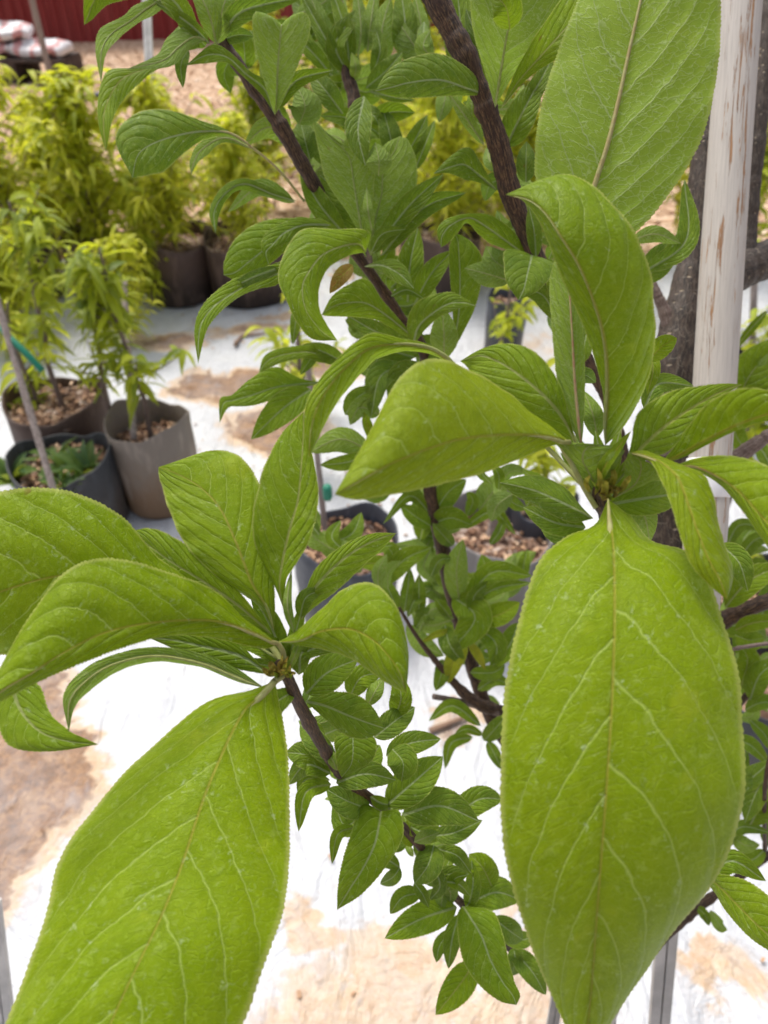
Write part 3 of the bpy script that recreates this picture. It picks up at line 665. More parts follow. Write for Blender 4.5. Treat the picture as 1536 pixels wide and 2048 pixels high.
# ---- leaves
def leaf_grid(Lp, Mp, Rp, nv, nu, bulge, tooth, amp, seed, wavy=0.0, side=1):
    """Lp/Mp/Rp: (k,3) rows of edge, midrib, edge from base to tip"""
    rs = np.random.RandomState(seed)
    A, B, C = smooth_path(Lp, nv), smooth_path(Mp, nv), smooth_path(Rp, nv)
    seg = np.concatenate([[0], np.cumsum(np.linalg.norm(np.diff(B, axis=0), axis=1))]); L = seg[-1]; v = seg / L
    # even spacing along the midrib
    t = np.linspace(0, L, nv); A, B, C = [np.stack([np.interp(t, seg, X[:, i]) for i in range(3)], -1) for X in (A, B, C)]
    v = t / L
    T = np.gradient(B, axis=0); T /= np.linalg.norm(T, axis=1)[:, None] + 1e-9
    S_ = C - A; N = np.cross(S_, T); N /= np.linalg.norm(N, axis=1)[:, None] + 1e-9
    if np.dot(N.mean(0), VIEW) > 0: N = -N          # towards the viewer
    u = np.linspace(-1, 1, nu); au = np.abs(u)
    wl = np.linalg.norm(A - B, axis=1); wr = np.linalg.norm(C - B, axis=1)
    saw = ((v * L / tooth) % 1.0); saw = (saw - .35) * amp * np.clip(np.minimum(v, 1 - v) * 12, 0, 1)
    pts = np.zeros((nv, nu, 3)); mx = np.zeros((nv, nu))
    lm = np.sin(v * 19 + seed) * .5 + np.sin(v * 41 + 2 * seed) * .5
    for j, uu in enumerate(u):
        E, wd = (A, wl) if uu < 0 else (C, wr); a_ = abs(uu)
        D = (E - B) / (wd[:, None] + 1e-9)
        p = B + (E - B) * a_
        if a_ > .999: p = p + D * (saw * np.clip(wd / .006, 0, 1))[:, None]
        h = bulge * np.sin(np.pi * min(a_, 1)) * wd + wavy * a_ ** 2 * wd * (lm if uu < 0 else np.roll(lm, 13))
        # quilting between side veins
        s = 8.5 * (v - .2 * a_ - .13 * a_ * a_) + (.42 if uu > 0 else 0)
        h = h + .018 * wd * (-np.cos(2 * np.pi * s)) * .55 * math.sin(math.pi * a_) * np.clip(np.minimum(v, 1 - v) * 8, 0, 1) * side
        pts[:, j] = p + N * h[:, None]; mx[:, j] = np.sign(uu) * a_ * wd / L
    uv = np.zeros((nv, nu, 2)); uv[..., 0] = (u * .5 + .5)[None]; uv[..., 1] = v[:, None]
    met = np.stack([mx, np.repeat(v[:, None], nu, 1)], -1)
    Nf = np.cross(pts[nv // 2 + 1, nu // 2] - pts[nv // 2, nu // 2], pts[nv // 2, nu // 2 + 1] - pts[nv // 2, nu // 2])
    return pts, uv, met, L, B, N
LEAVES = []   # (screen size, builder tuple)
def add_leaf(size, pts, uv, met, L, B, N, tint, under, rnd, pet=None, ptint=.2, rib=True, label=None):
    b = MB(); i, j = pts.shape[0] // 2, pts.shape[1] // 2
    e1 = pts[i + 1, 0] - pts[i, 0]; e2 = pts[i, -1] - pts[i, 0]
    fn = np.cross(e1, e2)                            # grid winding normal (unflipped)
    want = N[i] * (-1 if under else 1)
    flip = np.dot(fn, want) < 0
    b.grid(pts, uv, flip=flip, mat=0, att={'tint': tint, 'rnd': rnd, 'size': max(.35, L / .15)}, met=met)
    upn = want                                        # blade's upper side
    n = len(B); k = slice(0, n, max(1, n // 30)); Bm = B[k]; NN = N * (-1 if under else 1)
    rr = np.linspace(.0085, .0016, len(Bm)) * L
    if pet is None: rr[:3] *= (.15, .5, .85)
    if rib: b.tube(Bm - NN[k] * (rr * 1.08)[:, None], rr, 8, mat=1, att={'tint': ptint}, cap=True)
    if pet is not None:
        q = smooth_path(np.array(list(pet) + [Bm[0] - NN[0] * rr[0] * .7]), 20); r0 = rr[0]
        b.tube(q, np.linspace(r0 * 1.25, r0, 20), 8, mat=1, att={'tint': ptint})
    LEAVES.append((size, b, label))

def TL(st, depths, tint=1.0, under=False, bulge=.10, edge=(.0, .0), pet=None, ptint=.2, wavy=.03, hi=True, label=None, grow=None):
    """traced leaf. st: [(x,y) base] + [(Lx,Ly,Mx,My,Rx,Ry)...] + [(x,y) tip]; depths per station (or d0,d1); edge = extra depth of the two margins"""
    k = len(st)
    if len(depths) != k: depths = np.interp(np.linspace(0, 1, k), np.linspace(0, 1, len(depths)), depths)
    L_, M_, R_ = [], [], []
    for s_, d in zip(st, depths):
        if len(s_) == 2:
            p = P(s_[0], s_[1], d); L_.append(p); M_.append(p); R_.append(p)
        else:
            L_.append(P(s_[0], s_[1], d + edge[0])); M_.append(P(s_[2], s_[3], d)); R_.append(P(s_[4], s_[5], d + edge[1]))
    seed = int(abs(st[0][0] * 7 + st[0][1] * 3 + k)) % 9999
    nv, nu = (300, 25) if hi else (110, 13)
    Lest = sum(np.linalg.norm(M_[i + 1] - M_[i]) for i in range(k - 1))
    g = leaf_grid(L_, M_, R_, nv, nu, bulge, Lest / (95 if hi else 38), .0007 if hi else .0006, seed, wavy, -1 if under else 1)
    px = [s_[0] if len(s_) == 2 else s_[2] for s_ in st]; py = [s_[1] if len(s_) == 2 else s_[3] for s_ in st]
    wpx = max(abs(s_[0] - s_[4]) + abs(s_[1] - s_[5]) for s_ in st if len(s_) == 6)
    lpx = sum(math.hypot(px[i + 1] - px[i], py[i + 1] - py[i]) for i in range(k - 1))
    pp = None if pet is None else [P(*q) for q in pet]
    add_leaf(lpx * wpx, *g, tint, under, (seed % 97) / 97, pp, ptint, label=label)

def SL(x0, y0, xm, ym, x1, y1, hw, d0, d1, tint=.3, roll=0.0, fold=.25, under=False, dm=None, w0=.9, label=None, hi=False):
    """leaf from a three point midrib and a half width in px"""
    dm = (d0 + d1) / 2 - .006 if dm is None else dm
    s_ = smooth_path([P(x0, y0, d0), P(xm, ym, dm), P(x1, y1, d1)], 13)
    t = np.linspace(0, 1, 13); T = np.gradient(s_, axis=0); T /= np.linalg.norm(T, axis=1)[:, None]
    V = s_ - CAM; V /= np.linalg.norm(V, axis=1)[:, None]
    Sd = np.cross(T, V); Sd /= np.linalg.norm(Sd, axis=1)[:, None] + 1e-9
    Nn = np.cross(Sd, T); 
    rr = R(roll); Sr = Sd * math.cos(rr) + Nn * math.sin(rr); Nr = -Sd * math.sin(rr) + Nn * math.cos(rr)
    sgn = -1 if np.dot(Nr.mean(0), V.mean(0)) > 0 else 1
    Nr = Nr * sgn
    W = hw * (d0 + d1) / 2 / FPX
    wv = W * (t ** .72 * (1 - t) ** .92) / (.439 ** .72 * .561 ** .92)
    fo = fold * (-1 if under else 1)
    A = s_ + Sr * wv[:, None] + Nr * (wv * fo)[:, None]; C = s_ - Sr * wv[:, None] + Nr * (wv * fo)[:, None]
    seed = int(abs(x0 * 7 + y0 * 3 + x1)) % 9999
    if tint < .7: tint = tint + ((seed * 37) % 100 / 100 - .42) * .22
    W *= 1.06
    Lm = np.linalg.norm(np.diff(s_, axis=0), axis=1).sum()
    g = list(leaf_grid(A, s_, C, 90, 13, .06, Lm / 34, .0006, seed, .05, -1 if under else 1))
    ln = math.hypot(xm - x0, ym - y0) + math.hypot(x1 - xm, y1 - ym)
    add_leaf(ln * hw * 2, *g, tint, under, (seed % 97) / 97, None, .15, label=label)

# ---- right rosette: the large hanging leaf and its neighbours
TL([(1216, 998), (1190, 1048, 1222, 1048, 1262, 1033), (1132, 1073, 1227, 1098, 1302, 1078), (1076, 1128, 1229, 1160, 1384, 1110), (1038, 1240, 1229, 1255, 1440, 1225), (1012, 1370, 1224, 1400, 1480, 1370),
    (1001, 1540, 1214, 1560, 1490, 1530), (1008, 1698, 1203, 1710, 1463, 1690), (1046, 1845, 1193, 1840, 1372, 1838), (1090, 1962, 1184, 1965, 1285, 1950), (1168, 2130)],
   [.275, .27, .262, .254, .243, .234, .229, .229, .233, .24, .25], 1.02, edge=(.012, .014), bulge=.10, ptint=.45)
TL([(1140, 884), (1090, 846, 1097, 872, 1100, 893), (1028, 795, 1030, 869, 1018, 926), (968, 755, 970, 872, 960, 948), (913, 727, 912, 880, 890, 966), (850, 720, 850, 900, 820, 982), (795, 762, 785, 926, 760, 993), (735, 872, 725, 958, 708, 999), (669, 989)],
   [.278, .27, .258, .247, .238, .230, .224, .220, .218], 1.12, edge=(.014, .004), bulge=.10, ptint=.4, pet=[(1192, 1015, .287), (1168, 975, .285), (1142, 925, .283), (1125, 895, .281)])
TL([(1196, 985), (1150, 938, 1178, 945, 1205, 955), (1120, 897, 1165, 918, 1228, 928), (1118, 884, 1180, 893, 1243, 905), (1247, 893)], [.287, .285, .281, .279, .279], .9, under=True, hi=False)
TL([(908, 730), (860, 690, 862, 700, 862, 709), (800, 676, 805, 690, 810, 702), (745, 666, 750, 694, 757, 717), (700, 693, 712, 716, 727, 742), (650, 745, 665, 765, 692, 782), (615, 800, 635, 815, 664, 822), (608, 862, 622, 862, 643, 862), (618, 915)],
   [.30, .295, .285, .275, .268, .262, .258, .256, .255], .92, edge=(0, .008), ptint=.3, pet=[(1185, 990, .29), (1080, 880, .30), (980, 780, .305)])
TL([(1157, 900), (1146, 862, 1135, 850, 1108, 872), (1120, 770, 1096, 800, 1040, 830), (1072, 706, 1046, 756, 980, 785), (1016, 687, 1001, 726, 945, 752), (965, 697, 960, 712, 933, 732), (920, 722)], [.292, .292, .29, .292, .296, .30, .305], .62, edge=(.0, .006), ptint=.3)
TL([(1163, 890), (1142, 850, 1157, 850, 1167, 850), (1115, 760, 1149, 760, 1170, 760), (1104, 650, 1143, 650, 1166, 660), (1100, 560, 1136, 560, 1152, 580), (1122, 480)], [.292, .29, .288, .285, .285, .285], .6, under=True, ptint=1.0, edge=(.004, .004))
TL([(1211, 890), (1208, 850, 1212, 850, 1245, 856), (1206, 790, 1216, 787, 1288, 783), (1190, 722, 1214, 716, 1309, 692), (1168, 655, 1203, 650, 1309, 622), (1141, 595, 1183, 590, 1304, 560), (1115, 535, 1158, 530, 1283, 495), (1096, 482, 1124, 475, 1246, 430),
    (1073, 434, 1090, 425, 1190, 374), (1045, 401, 1056, 399, 1118, 349), (1011, 389)], [.290, .287, .280, .272, .264, .258, .254, .252, .254, .258, .262], .78, edge=(.006, .008), ptint=.25)
TL([(1160, 520), (1112, 450, 1172, 445, 1258, 475), (1074, 370, 1188, 375, 1335, 392), (1071, 290, 1215, 290, 1400, 285), (1083, 212, 1237, 200, 1428, 180), (1108, 125, 1257, 108, 1440, 80), (1140, 40, 1277, 20, 1441, -20), (1190, -60, 1300, -80, 1420, -120), (1352, -240)],
   [.315, .312, .308, .304, .302, .30, .298, .297, .295], .72, under=True, edge=(.008, -.004), bulge=.06, ptint=.62, pet=[(1215, 960, .295), (1242, 800, .308), (1205, 640, .315)])
TL([(1243, 942), (1262, 890, 1276, 903, 1305, 915), (1276, 827, 1315, 865, 1340, 900), (1335, 785, 1357, 833, 1378, 862), (1400, 772, 1405, 803, 1415, 824), (1450, 767, 1450, 780, 1452, 788), (1485, 769)], [.285, .285, .287, .29, .293, .296, .30], .70, ptint=.1)
TL([(1318, 930), (1345, 898, 1362, 908, 1368, 914), (1375, 855, 1400, 886, 1406, 894), (1420, 803, 1455, 858, 1460, 867), (1488, 776, 1510, 836, 1514, 846), (1560, 788, 1572, 822, 1578, 834), (1650, 830)], [.28, .277, .272, .264, .255, .247, .24], .88, ptint=1.0, pet=[(1235, 985, .285), (1280, 955, .283)])
TL([(1256, 906), (1292, 902, 1284, 909, 1283, 915), (1345, 923, 1322, 925, 1303, 926), (1402, 945, 1355, 955, 1322, 960), (1426, 990, 1375, 1005, 1340, 1003), (1441, 1060, 1396, 1065, 1358, 1062), (1456, 1110, 1418, 1120, 1380, 1125), (1467, 1152, 1440, 1160, 1415, 1167), (1454, 1199)],
   [.278, .272, .266, .26, .255, .25, .247, .246, .246], 1.08, edge=(.006, .002), ptint=.5)
TL([(1222, 998), (1246, 962, 1270, 968, 1312, 958), (1250, 925, 1282, 928, 1308, 935), (1262, 904)], [.286, .282, .278, .276], .9, under=True, hi=False, ptint=.5)
TL([(1345, 935), (1385, 918, 1385, 932, 1393, 943), (1440, 911, 1430, 950, 1440, 970), (1495, 918, 1480, 985, 1480, 1016), (1560, 945, 1530, 1040, 1526, 1080), (1620, 1010, 1585, 1090, 1565, 1130), (1650, 1180)], [.28, .274, .266, .257, .248, .24, .235], .92, edge=(.004, .002), ptint=.8, pet=[(1232, 990, .286), (1290, 960, .285)])
TL([(1187, 1037), (1163, 1013, 1160, 1022, 1146, 1045), (1130, 975, 1120, 1003, 1105, 1030), (1080, 952, 1075, 983, 1065, 1008), (1040, 953, 1035, 972, 1028, 990), (999, 965)], [.292, .292, .295, .30, .303, .305], .28, edge=(.004, .004))
SL(1172, 1055, 1110, 1045, 1046, 1014, 24, .30, .32, .2)
SL(1150, 1090, 1110, 1060, 1085, 1030, 22, .31, .33, .15)
SL(1222, 1008, 1300, 995, 1375, 985, 34, .295, .31, .25, w0=.8)
SL(1270, 990, 1290, 1035, 1300, 1085, 24, .32, .33, .3, under=True)
SL(1210, 1010, 1280, 940, 1330, 990, 18, .31, .33, .3)
SL(1195, 965, 1215, 925, 1262, 862, 16, .284, .28, .85, roll=40, w0=.7)
SL(1200, 975, 1225, 920, 1250, 900, 12, .283, .279, .9, under=True)
for q in ((1190, 990, 1200, 960, 1195, 935, 5), (1215, 985, 1228, 955, 1222, 930, 6), (1240, 985, 1252, 965, 1262, 950, 6), (1180, 985, 1172, 965, 1180, 950, 5), (1205, 1000, 1210, 975, 1208, 958, 7)): SL(*q, .284, .279, 1.75, fold=.5)

# ---- left rosette
TL([(550, 1362), (502, 1380, 517, 1395, 556, 1392), (410, 1408, 488, 1422, 567, 1448), (300, 1498, 452, 1490, 577, 1530), (198, 1602, 408, 1595, 579, 1640), (118, 1725, 367, 1720, 577, 1745), (91, 1840, 327, 1822, 563, 1835), (50, 1940, 284, 1912, 528, 1930), (5, 2070, 237, 2010, 478, 2062), (-20, 2190, 192, 2120, 400, 2190), (105, 2340)],
   [.298, .294, .288, .277, .264, .252, .242, .234, .227, .222, .22], .97, edge=(.010, .010), bulge=.09, ptint=.45, pet=[(568, 1345, .304), (560, 1354, .301)])
TL([(556, 1287), (505, 1252, 512, 1266, 525, 1297), (440, 1190, 435, 1243, 430, 1277), (370, 1155, 330, 1243, 340, 1271), (225, 1117, 220, 1262, 250, 1294), (130, 1144, 135, 1301, 160, 1328), (58, 1235, 65, 1345, 80, 1362), (3, 1330, 5, 1380, 15, 1396), (-45, 1425)],
   [.298, .29, .28, .268, .256, .246, .24, .236, .234], .98, edge=(.010, .004), bulge=.12, ptint=.5, pet=[(572, 1340, .305), (566, 1305, .30)])
TL([(480, 1240), (400, 1165, 420, 1200, 410, 1240), (320, 1118, 320, 1167, 330, 1262), (240, 1030, 210, 1150, 220, 1290), (128, 981, 110, 1153, 110, 1320), (0, 984, 0, 1184, 30, 1310), (-110, 1050, -100, 1230, -60, 1310), (-220, 1300)], [.31, .305, .298, .29, .284, .28, .278, .276], .90, edge=(.006, .012), bulge=.10, ptint=.3, pet=[(572, 1340, .306), (540, 1290, .308)])
TL([(548, 1262), (520, 1215, 533, 1215, 550, 1212), (430, 1150, 503, 1165, 547, 1150), (371, 1090, 472, 1085, 545, 1060), (345, 1035, 440, 1017, 521, 973), (327, 985, 402, 976, 480, 914), (318, 950, 358, 950, 425, 901), (317, 934)], [.306, .303, .302, .303, .307, .311, .314, .317], .80, bulge=.05, ptint=.2, edge=(.003, .003), wavy=.05)
TL([(574, 1240), (552, 1178, 560, 1180, 572, 1165), (520, 1125, 566, 1120, 592, 1128), (505, 1050, 580, 1058, 621, 1075), (513, 990, 596, 1000, 636, 1008), (530, 930, 603, 930, 633, 950), (567, 863, 607, 872, 619, 885), (607, 823)], [.305, .302, .30, .297, .296, .296, .297, .298], .66, bulge=.07, ptint=.2, edge=(.004, -.004))
TL([(543, 1268), (480, 1185, 478, 1212, 475, 1250), (420, 1124, 405, 1162, 400, 1232), (352, 1077, 340, 1122, 340, 1200), (302, 1057, 297, 1090, 290, 1160), (262, 1062)], [.306, .305, .306, .308, .312, .316], .62, edge=(.0, .008))
TL([(555, 1284), (590, 1264, 600, 1280, 605, 1292), (640, 1220, 645, 1262, 650, 1300), (690, 1177, 700, 1258, 700, 1316), (745, 1167, 747, 1280, 735, 1339), (793, 1213, 780, 1315, 765, 1361), (816, 1300, 802, 1350, 793, 1377), (812, 1387)], [.296, .29, .283, .275, .268, .263, .261, .262], .92, edge=(.010, .006), bulge=.12, ptint=.15)
TL([(603, 1240), (608, 1192, 613, 1200, 628, 1215), (635, 1133, 652, 1150, 675, 1180), (690, 1088, 703, 1106, 722, 1136), (745, 1067, 752, 1080, 764, 1098), (793, 1066)], [.31, .312, .318, .325, .332, .34], .60, edge=(0, .004))
TL([(528, 1375), (470, 1335, 472, 1352, 472, 1362), (400, 1306, 400, 1324, 402, 1335), (310, 1294, 310, 1310, 312, 1323), (225, 1310, 227, 1327, 236, 1343), (163, 1342, 173, 1360, 186, 1376), (127, 1392, 139, 1402, 152, 1410), (137, 1466)], [.304, .302, .297, .29, .282, .276, .272, .27], .35, under=True, edge=(.0, .006), ptint=.3)
TL([(540, 1350), (470, 1282, 482, 1312, 475, 1338), (400, 1265, 402, 1292, 402, 1318), (340, 1260, 346, 1280, 352, 1299), (298, 1276)], [.308, .305, .303, .303, .305], .38, ptint=.8)
TL([(25, 1338), (-2, 1400, 30, 1390, 80, 1374), (-5, 1442, 48, 1430, 100, 1426), (22, 1493, 84, 1465, 140, 1462), (100, 1503, 136, 1482, 166, 1475), (197, 1489)], [.286, .284, .28, .276, .274, .273], .60, hi=False, pet=[(560, 1320, .306), (400, 1230, .312), (200, 1230, .302), (80, 1310, .29)])
SL(590, 1380, 545, 1415, 555, 1470, 22, .315, .31, .3)
SL(590, 1270, 575, 1210, 583, 1140, 9, .30, .30, .5, under=True, fold=.6)
SL(600, 1235, 612, 1195, 645, 1180, 16, .31, .32, .2)
SL(598, 1350, 610, 1300, 690, 1295, 20, .31, .32, .25)
SL(570, 1350, 590, 1310, 600, 1280, 8, .303, .30, 1.0, under=True)
for q in ((560, 1352, 545, 1335, 540, 1322, 7), (575, 1345, 560, 1330, 575, 1320, 6), (550, 1350, 535, 1345, 525, 1335, 6)): SL(*q, .304, .30, 1.9, fold=.5)
SL(612, 1388, 655, 1345, 716, 1318, 36, .325, .34, .30, fold=.2)
TL([(610, 1402), (650, 1386, 652, 1412, 655, 1442), (702, 1386, 697, 1431, 695, 1472), (742, 1410, 737, 1446, 735, 1477), (770, 1457)], [.335, .335, .335, .336, .34], .28, hi=False)
TL([(706, 1468), (671, 1475, 706, 1482, 745, 1472), (671, 1507, 706, 1508, 753, 1498), (675, 1535, 701, 1531, 738, 1527), (683, 1555)], [.36, .358, .356, .356, .358], .34, hi=False)
SL(672, 1566, 730, 1548, 792, 1560, 27, .385, .39, .25, fold=.2)
SL(672, 1532, 630, 1482, 600, 1448, 22, .375, .385, .12)
SL(662, 1547, 612, 1530, 576, 1570, 20, .38, .39, .30)
SL(655, 1535, 612, 1510, 572, 1505, 26, .385, .39, .18)
SL(662, 1568, 612, 1585, 597, 1663, 17, .39, .37, .42, fold=.5)
SL(660, 1560, 610, 1560, 600, 1598, 12, .395, .39, .4)
SL(738, 1618, 695, 1602, 652, 1578, 30, .41, .40, .2)
SL(735, 1625, 690, 1650, 668, 1600, 22, .42, .42, .12)
TL([(762, 1622), (722, 1610, 758, 1650, 798, 1622), (701, 1670, 749, 1690, 806, 1672), (685, 1722, 726, 1737, 776, 1727), (676, 1772, 700, 1777, 727, 1785), (674, 1820)], [.415, .405, .40, .397, .396, .398], .50, hi=False)
SL(772, 1612, 830, 1562, 886, 1513, 36, .42, .43, .18, fold=.2)
SL(785, 1498, 806, 1525, 803, 1563, 30, .41, .40, .22)
SL(772, 1512, 822, 1486, 882, 1478, 23, .42, .43, .20)
SL(805, 1630, 880, 1612, 958, 1642, 36, .43, .43, .26, fold=.2)
SL(900, 1645, 955, 1600, 1006, 1598, 26, .445, .45, .25)
SL(868, 1672, 910, 1665, 965, 1640, 20, .45, .455, .12)
SL(812, 1650, 850, 1665, 900, 1668, 20, .455, .46, .12)
SL(708, 1655, 675, 1670, 664, 1728, 12, .41, .40, .45, fold=.5)
SL(748, 1475, 790, 1442, 830, 1414, 25, .38, .39, .15)
SL(790, 1432, 802, 1395, 793, 1345, 22, .385, .38, .5)
SL(735, 1412, 752, 1380, 768, 1355, 16, .38, .39, .45, under=True)
SL(700, 1392, 722, 1355, 765, 1345, 24, .385, .39, .5)
SL(720, 1560, 740, 1520, 760, 1490, 24, .40, .41, .15)
SL(868, 1690, 856, 1730, 829, 1768, 28, .455, .45, .22)
SL(878, 1698, 915, 1712, 942, 1746, 16, .46, .455, .2)
SL(850, 1768, 900, 1748, 938, 1748, 16, .475, .47, .12)
SL(985, 1775, 965, 1735, 938, 1708, 26, .50, .495, .55)
SL(935, 1818, 946, 1770, 943, 1720, 16, .50, .49, .2)
SL(842, 1786, 805, 1795, 780, 1828, 18, .475, .47, .42)
SL(914, 1814, 842, 1838, 769, 1877, 29, .49, .47, .45)
SL(828, 1765, 845, 1788, 858, 1815, 11, .47, .47, .25)
TL([(925, 1812), (915, 1830, 940, 1835, 985, 1823), (917, 1880, 963, 1872, 1006, 1870), (930, 1930, 981, 1920, 1016, 1915), (960, 1972, 1006, 1965, 1029, 1963), (1000, 2002, 1025, 1990, 1040, 1990), (1033, 2010)], [.49, .48, .472, .466, .462, .46, .46], .45, hi=False)
SL(950, 1925, 915, 1975, 871, 2030, 28, .50, .48, .62, label=None)
SL(918, 1828, 904, 1880, 897, 1938, 17, .505, .50, .2)
SL(905, 1860, 880, 1890, 873, 1925, 13, .51, .50, .2)
SL(930, 1812, 990, 1785, 1042, 1800, 30, .50, .51, .22)
SL(985, 1835, 1020, 1862, 1046, 1880, 22, .51, .52, .15)
SL(1022, 1898, 1062, 1940, 1092, 1990, 22, .54, .53, .25)
SL(1028, 1895, 1030, 1925, 1022, 1952, 16, .54, .54, .15)
SL(1000, 1870, 1040, 1880, 1075, 1870, 16, .53, .54, .15)
for q in ((800, 1735, 765, 1718, 742, 1752, 16), (800, 1735, 785, 1755, 760, 1768, 14), (780, 1700, 800, 1680, 790, 1655, 16), (860, 1720, 880, 1770, 860, 1800, 14)): SL(*q, .46, .47, .15)
SL(840, 1795, 880, 1800, 905, 1822, 18, .50, .5, .2)
SL(828, 1690, 812, 1670, 815, 1640, 12, .45, .44, .9, fold=.5)

# ---- upper right and right
TL([(970, 190), (943, 143, 936, 178, 940, 191), (880, 107, 880, 160, 880, 193), (820, 116, 820, 165, 825, 196), (780, 138, 785, 174, 790, 194), (750, 182)], [.465, .455, .445, .44, .438, .438], .22, edge=(0, .004), hi=False)
TL([(990, 215), (972, 150, 1000, 150, 1035, 142), (948, 70, 1012, 80, 1108, 92), (940, 0, 1022, 20, 1132, 0), (940, -80, 1030, -60, 1125, -80), (1030, -170)], [.44, .43, .415, .405, .40, .40], .45, under=True, ptint=.1, bulge=.05)
SL(1020, 60, 1012, 15, 985, -12, 30, .398, .385, .6, fold=.1)
TL([(1003, 216), (1028, 150, 1036, 165, 1052, 160), (1078, 60, 1088, 105, 1125, 112), (1138, -20, 1152, 35, 1222, 62), (1200, -90, 1222, -30, 1312, 40), (1340, -110)], [.44, .425, .40, .385, .375, .37], .66, edge=(.004, -.006), ptint=.3, bulge=.04)
SL(978, 195, 930, 90, 912, -40, 40, .485, .47, .25, fold=.15)
SL(985, 130, 955, 75, 932, 18, 18, .475, .465, .12)
SL(1012, 295, 1040, 235, 1085, 150, 30, .49, .48, .18)
SL(1030, 240, 1070, 180, 1108, 110, 18, .49, .48, .3)
SL(968, 290, 932, 235, 896, 185, 12, .49, .48, .4, under=True)
SL(1052, 365, 1052, 325, 1053, 283, 19, .495, .49, .08)
SL(1072, 515, 1068, 460, 1058, 415, 15, .50, .49, .08)
TL([(1057, 515), (1030, 466, 1010, 480, 988, 490), (985, 432, 975, 455, 961, 472), (940, 427, 940, 436, 934, 446), (895, 437, 905, 448, 915, 466), (874, 460, 885, 470, 896, 486), (882, 495)], [.51, .50, .49, .485, .482, .48, .48], .48, hi=False, edge=(0, .004))
SL(1022, 562, 975, 548, 929, 536, 24, .505, .50, .15, under=True)
TL([(1064, 510), (1012, 499, 1062, 518, 1112, 531), (1008, 535, 1055, 547, 1103, 553), (1014, 567, 1048, 577, 1075, 582), (1037, 601)], [.50, .485, .478, .475, .475], .25, hi=False)
SL(1022, 542, 990, 522, 972, 492, 28, .51, .505, .25, under=True)
SL(1115, 640, 1085, 590, 1040, 580, 20, .52, .515, .25)
SL(1120, 620, 1110, 560, 1100, 545, 18, .52, .50, .3)
TL([(993, 380), (970, 340, 960, 352, 954, 364), (940, 296, 930, 330, 929, 359), (905, 309, 905, 333, 900, 347), (867, 347)], [.50, .492, .486, .482, .48], .32, hi=False)
SL(1288, 545, 1372, 480, 1369, 358, 22, .50, .49, .12, fold=.35)
SL(1262, 482, 1310, 468, 1362, 487, 16, .49, .485, .2, under=True)
SL(1290, 565, 1320, 520, 1356, 488, 28, .51, .50, .15)
SL(1296, 722, 1325, 692, 1354, 676, 20, .35, .34, .95)
SL(1300, 700, 1306, 740, 1295, 790, 14, .36, .36, .7)
SL(1288, 818, 1318, 768, 1388, 772, 20, .37, .38, .15)
SL(1195, 876, 1186, 830, 1167, 781, 20, .31, .31, .3, under=True)
SL(1142, 762, 1168, 750, 1192, 765, 16, .34, .34, .12)
SL(1180, 640, 1165, 700, 1150, 730, 18, .54, .54, .3)
SL(1470, 830, 1500, 750, 1575, 670, 42, .68, .66, .55)
SL(1500, 790, 1530, 740, 1580, 720, 30, .67, .66, .2, under=True)
SL(1536, 620, 1500, 660, 1470, 700, 8, .7, .72, .5)
SL(1440, 1088, 1478, 1125, 1496, 1182, 24, .34, .33, .3)
SL(1450, 1215, 1500, 1160, 1570, 1130, 26, .62, .61, .6)
SL(1470, 1260, 1510, 1245, 1580, 1240, 16, .63, .62, .6)
TL([(1400, 1752), (1425, 1745, 1430, 1765, 1425, 1780), (1500, 1765, 1480, 1815, 1462, 1835), (1560, 1820, 1535, 1868, 1520, 1890), (1640, 1950)], [.42, .41, .395, .38, .37], .80, hi=False, edge=(0, .004))
SL(1408, 1762, 1462, 1722, 1532, 1762, 22, .42, .41, .35)
RB = [(1545, 1540, 1515, 1580, 1490, 1645, 30), (1500, 1650, 1530, 1600, 1575, 1580, 30), (1470, 1590, 1500, 1560, 1545, 1520, 22), (1460, 1670, 1490, 1690, 1520, 1690, 16), (1440, 1700, 1480, 1655, 1540, 1665, 14),
      (1500, 1400, 1520, 1350, 1560, 1320, 24), (1490, 1420, 1525, 1405, 1570, 1410, 18), (1480, 1380, 1495, 1320, 1480, 1290, 22), (1455, 1330, 1500, 1320, 1530, 1335, 20), (1460, 1480, 1500, 1490, 1540, 1530, 16),
      (1500, 1440, 1530, 1470, 1540, 1500, 14), (1470, 1270, 1500, 1280, 1530, 1275, 22), (1500, 1600, 1480, 1560, 1495, 1500, 18), (1420, 1820, 1440, 1850, 1455, 1860, 12), (1395, 1815, 1410, 1830, 1418, 1852, 10),
      (1530, 1700, 1500, 1720, 1460, 1700, 14), (1530, 1690, 1550, 1660, 1580, 1640, 20), (1510, 880, 1540, 930, 1560, 1000, 18), (1480, 910, 1500, 980, 1540, 1010, 22), (1490, 900, 1470, 860, 1500, 830, 20),
      (1450, 1100, 1480, 1050, 1540, 1060, 14), (1470, 1130, 1510, 1080, 1560, 1075, 16), (1480, 1140, 1520, 1130, 1550, 1160, 14), (1445, 1150, 1500, 1100, 1540, 1100, 12)]
for i, q in enumerate(RB): SL(*q, .64 + .004 * i, .63 + .004 * i, [.15, .35, .25, .5][i % 4], roll=random.uniform(-30, 30), under=(i % 5 == 3))

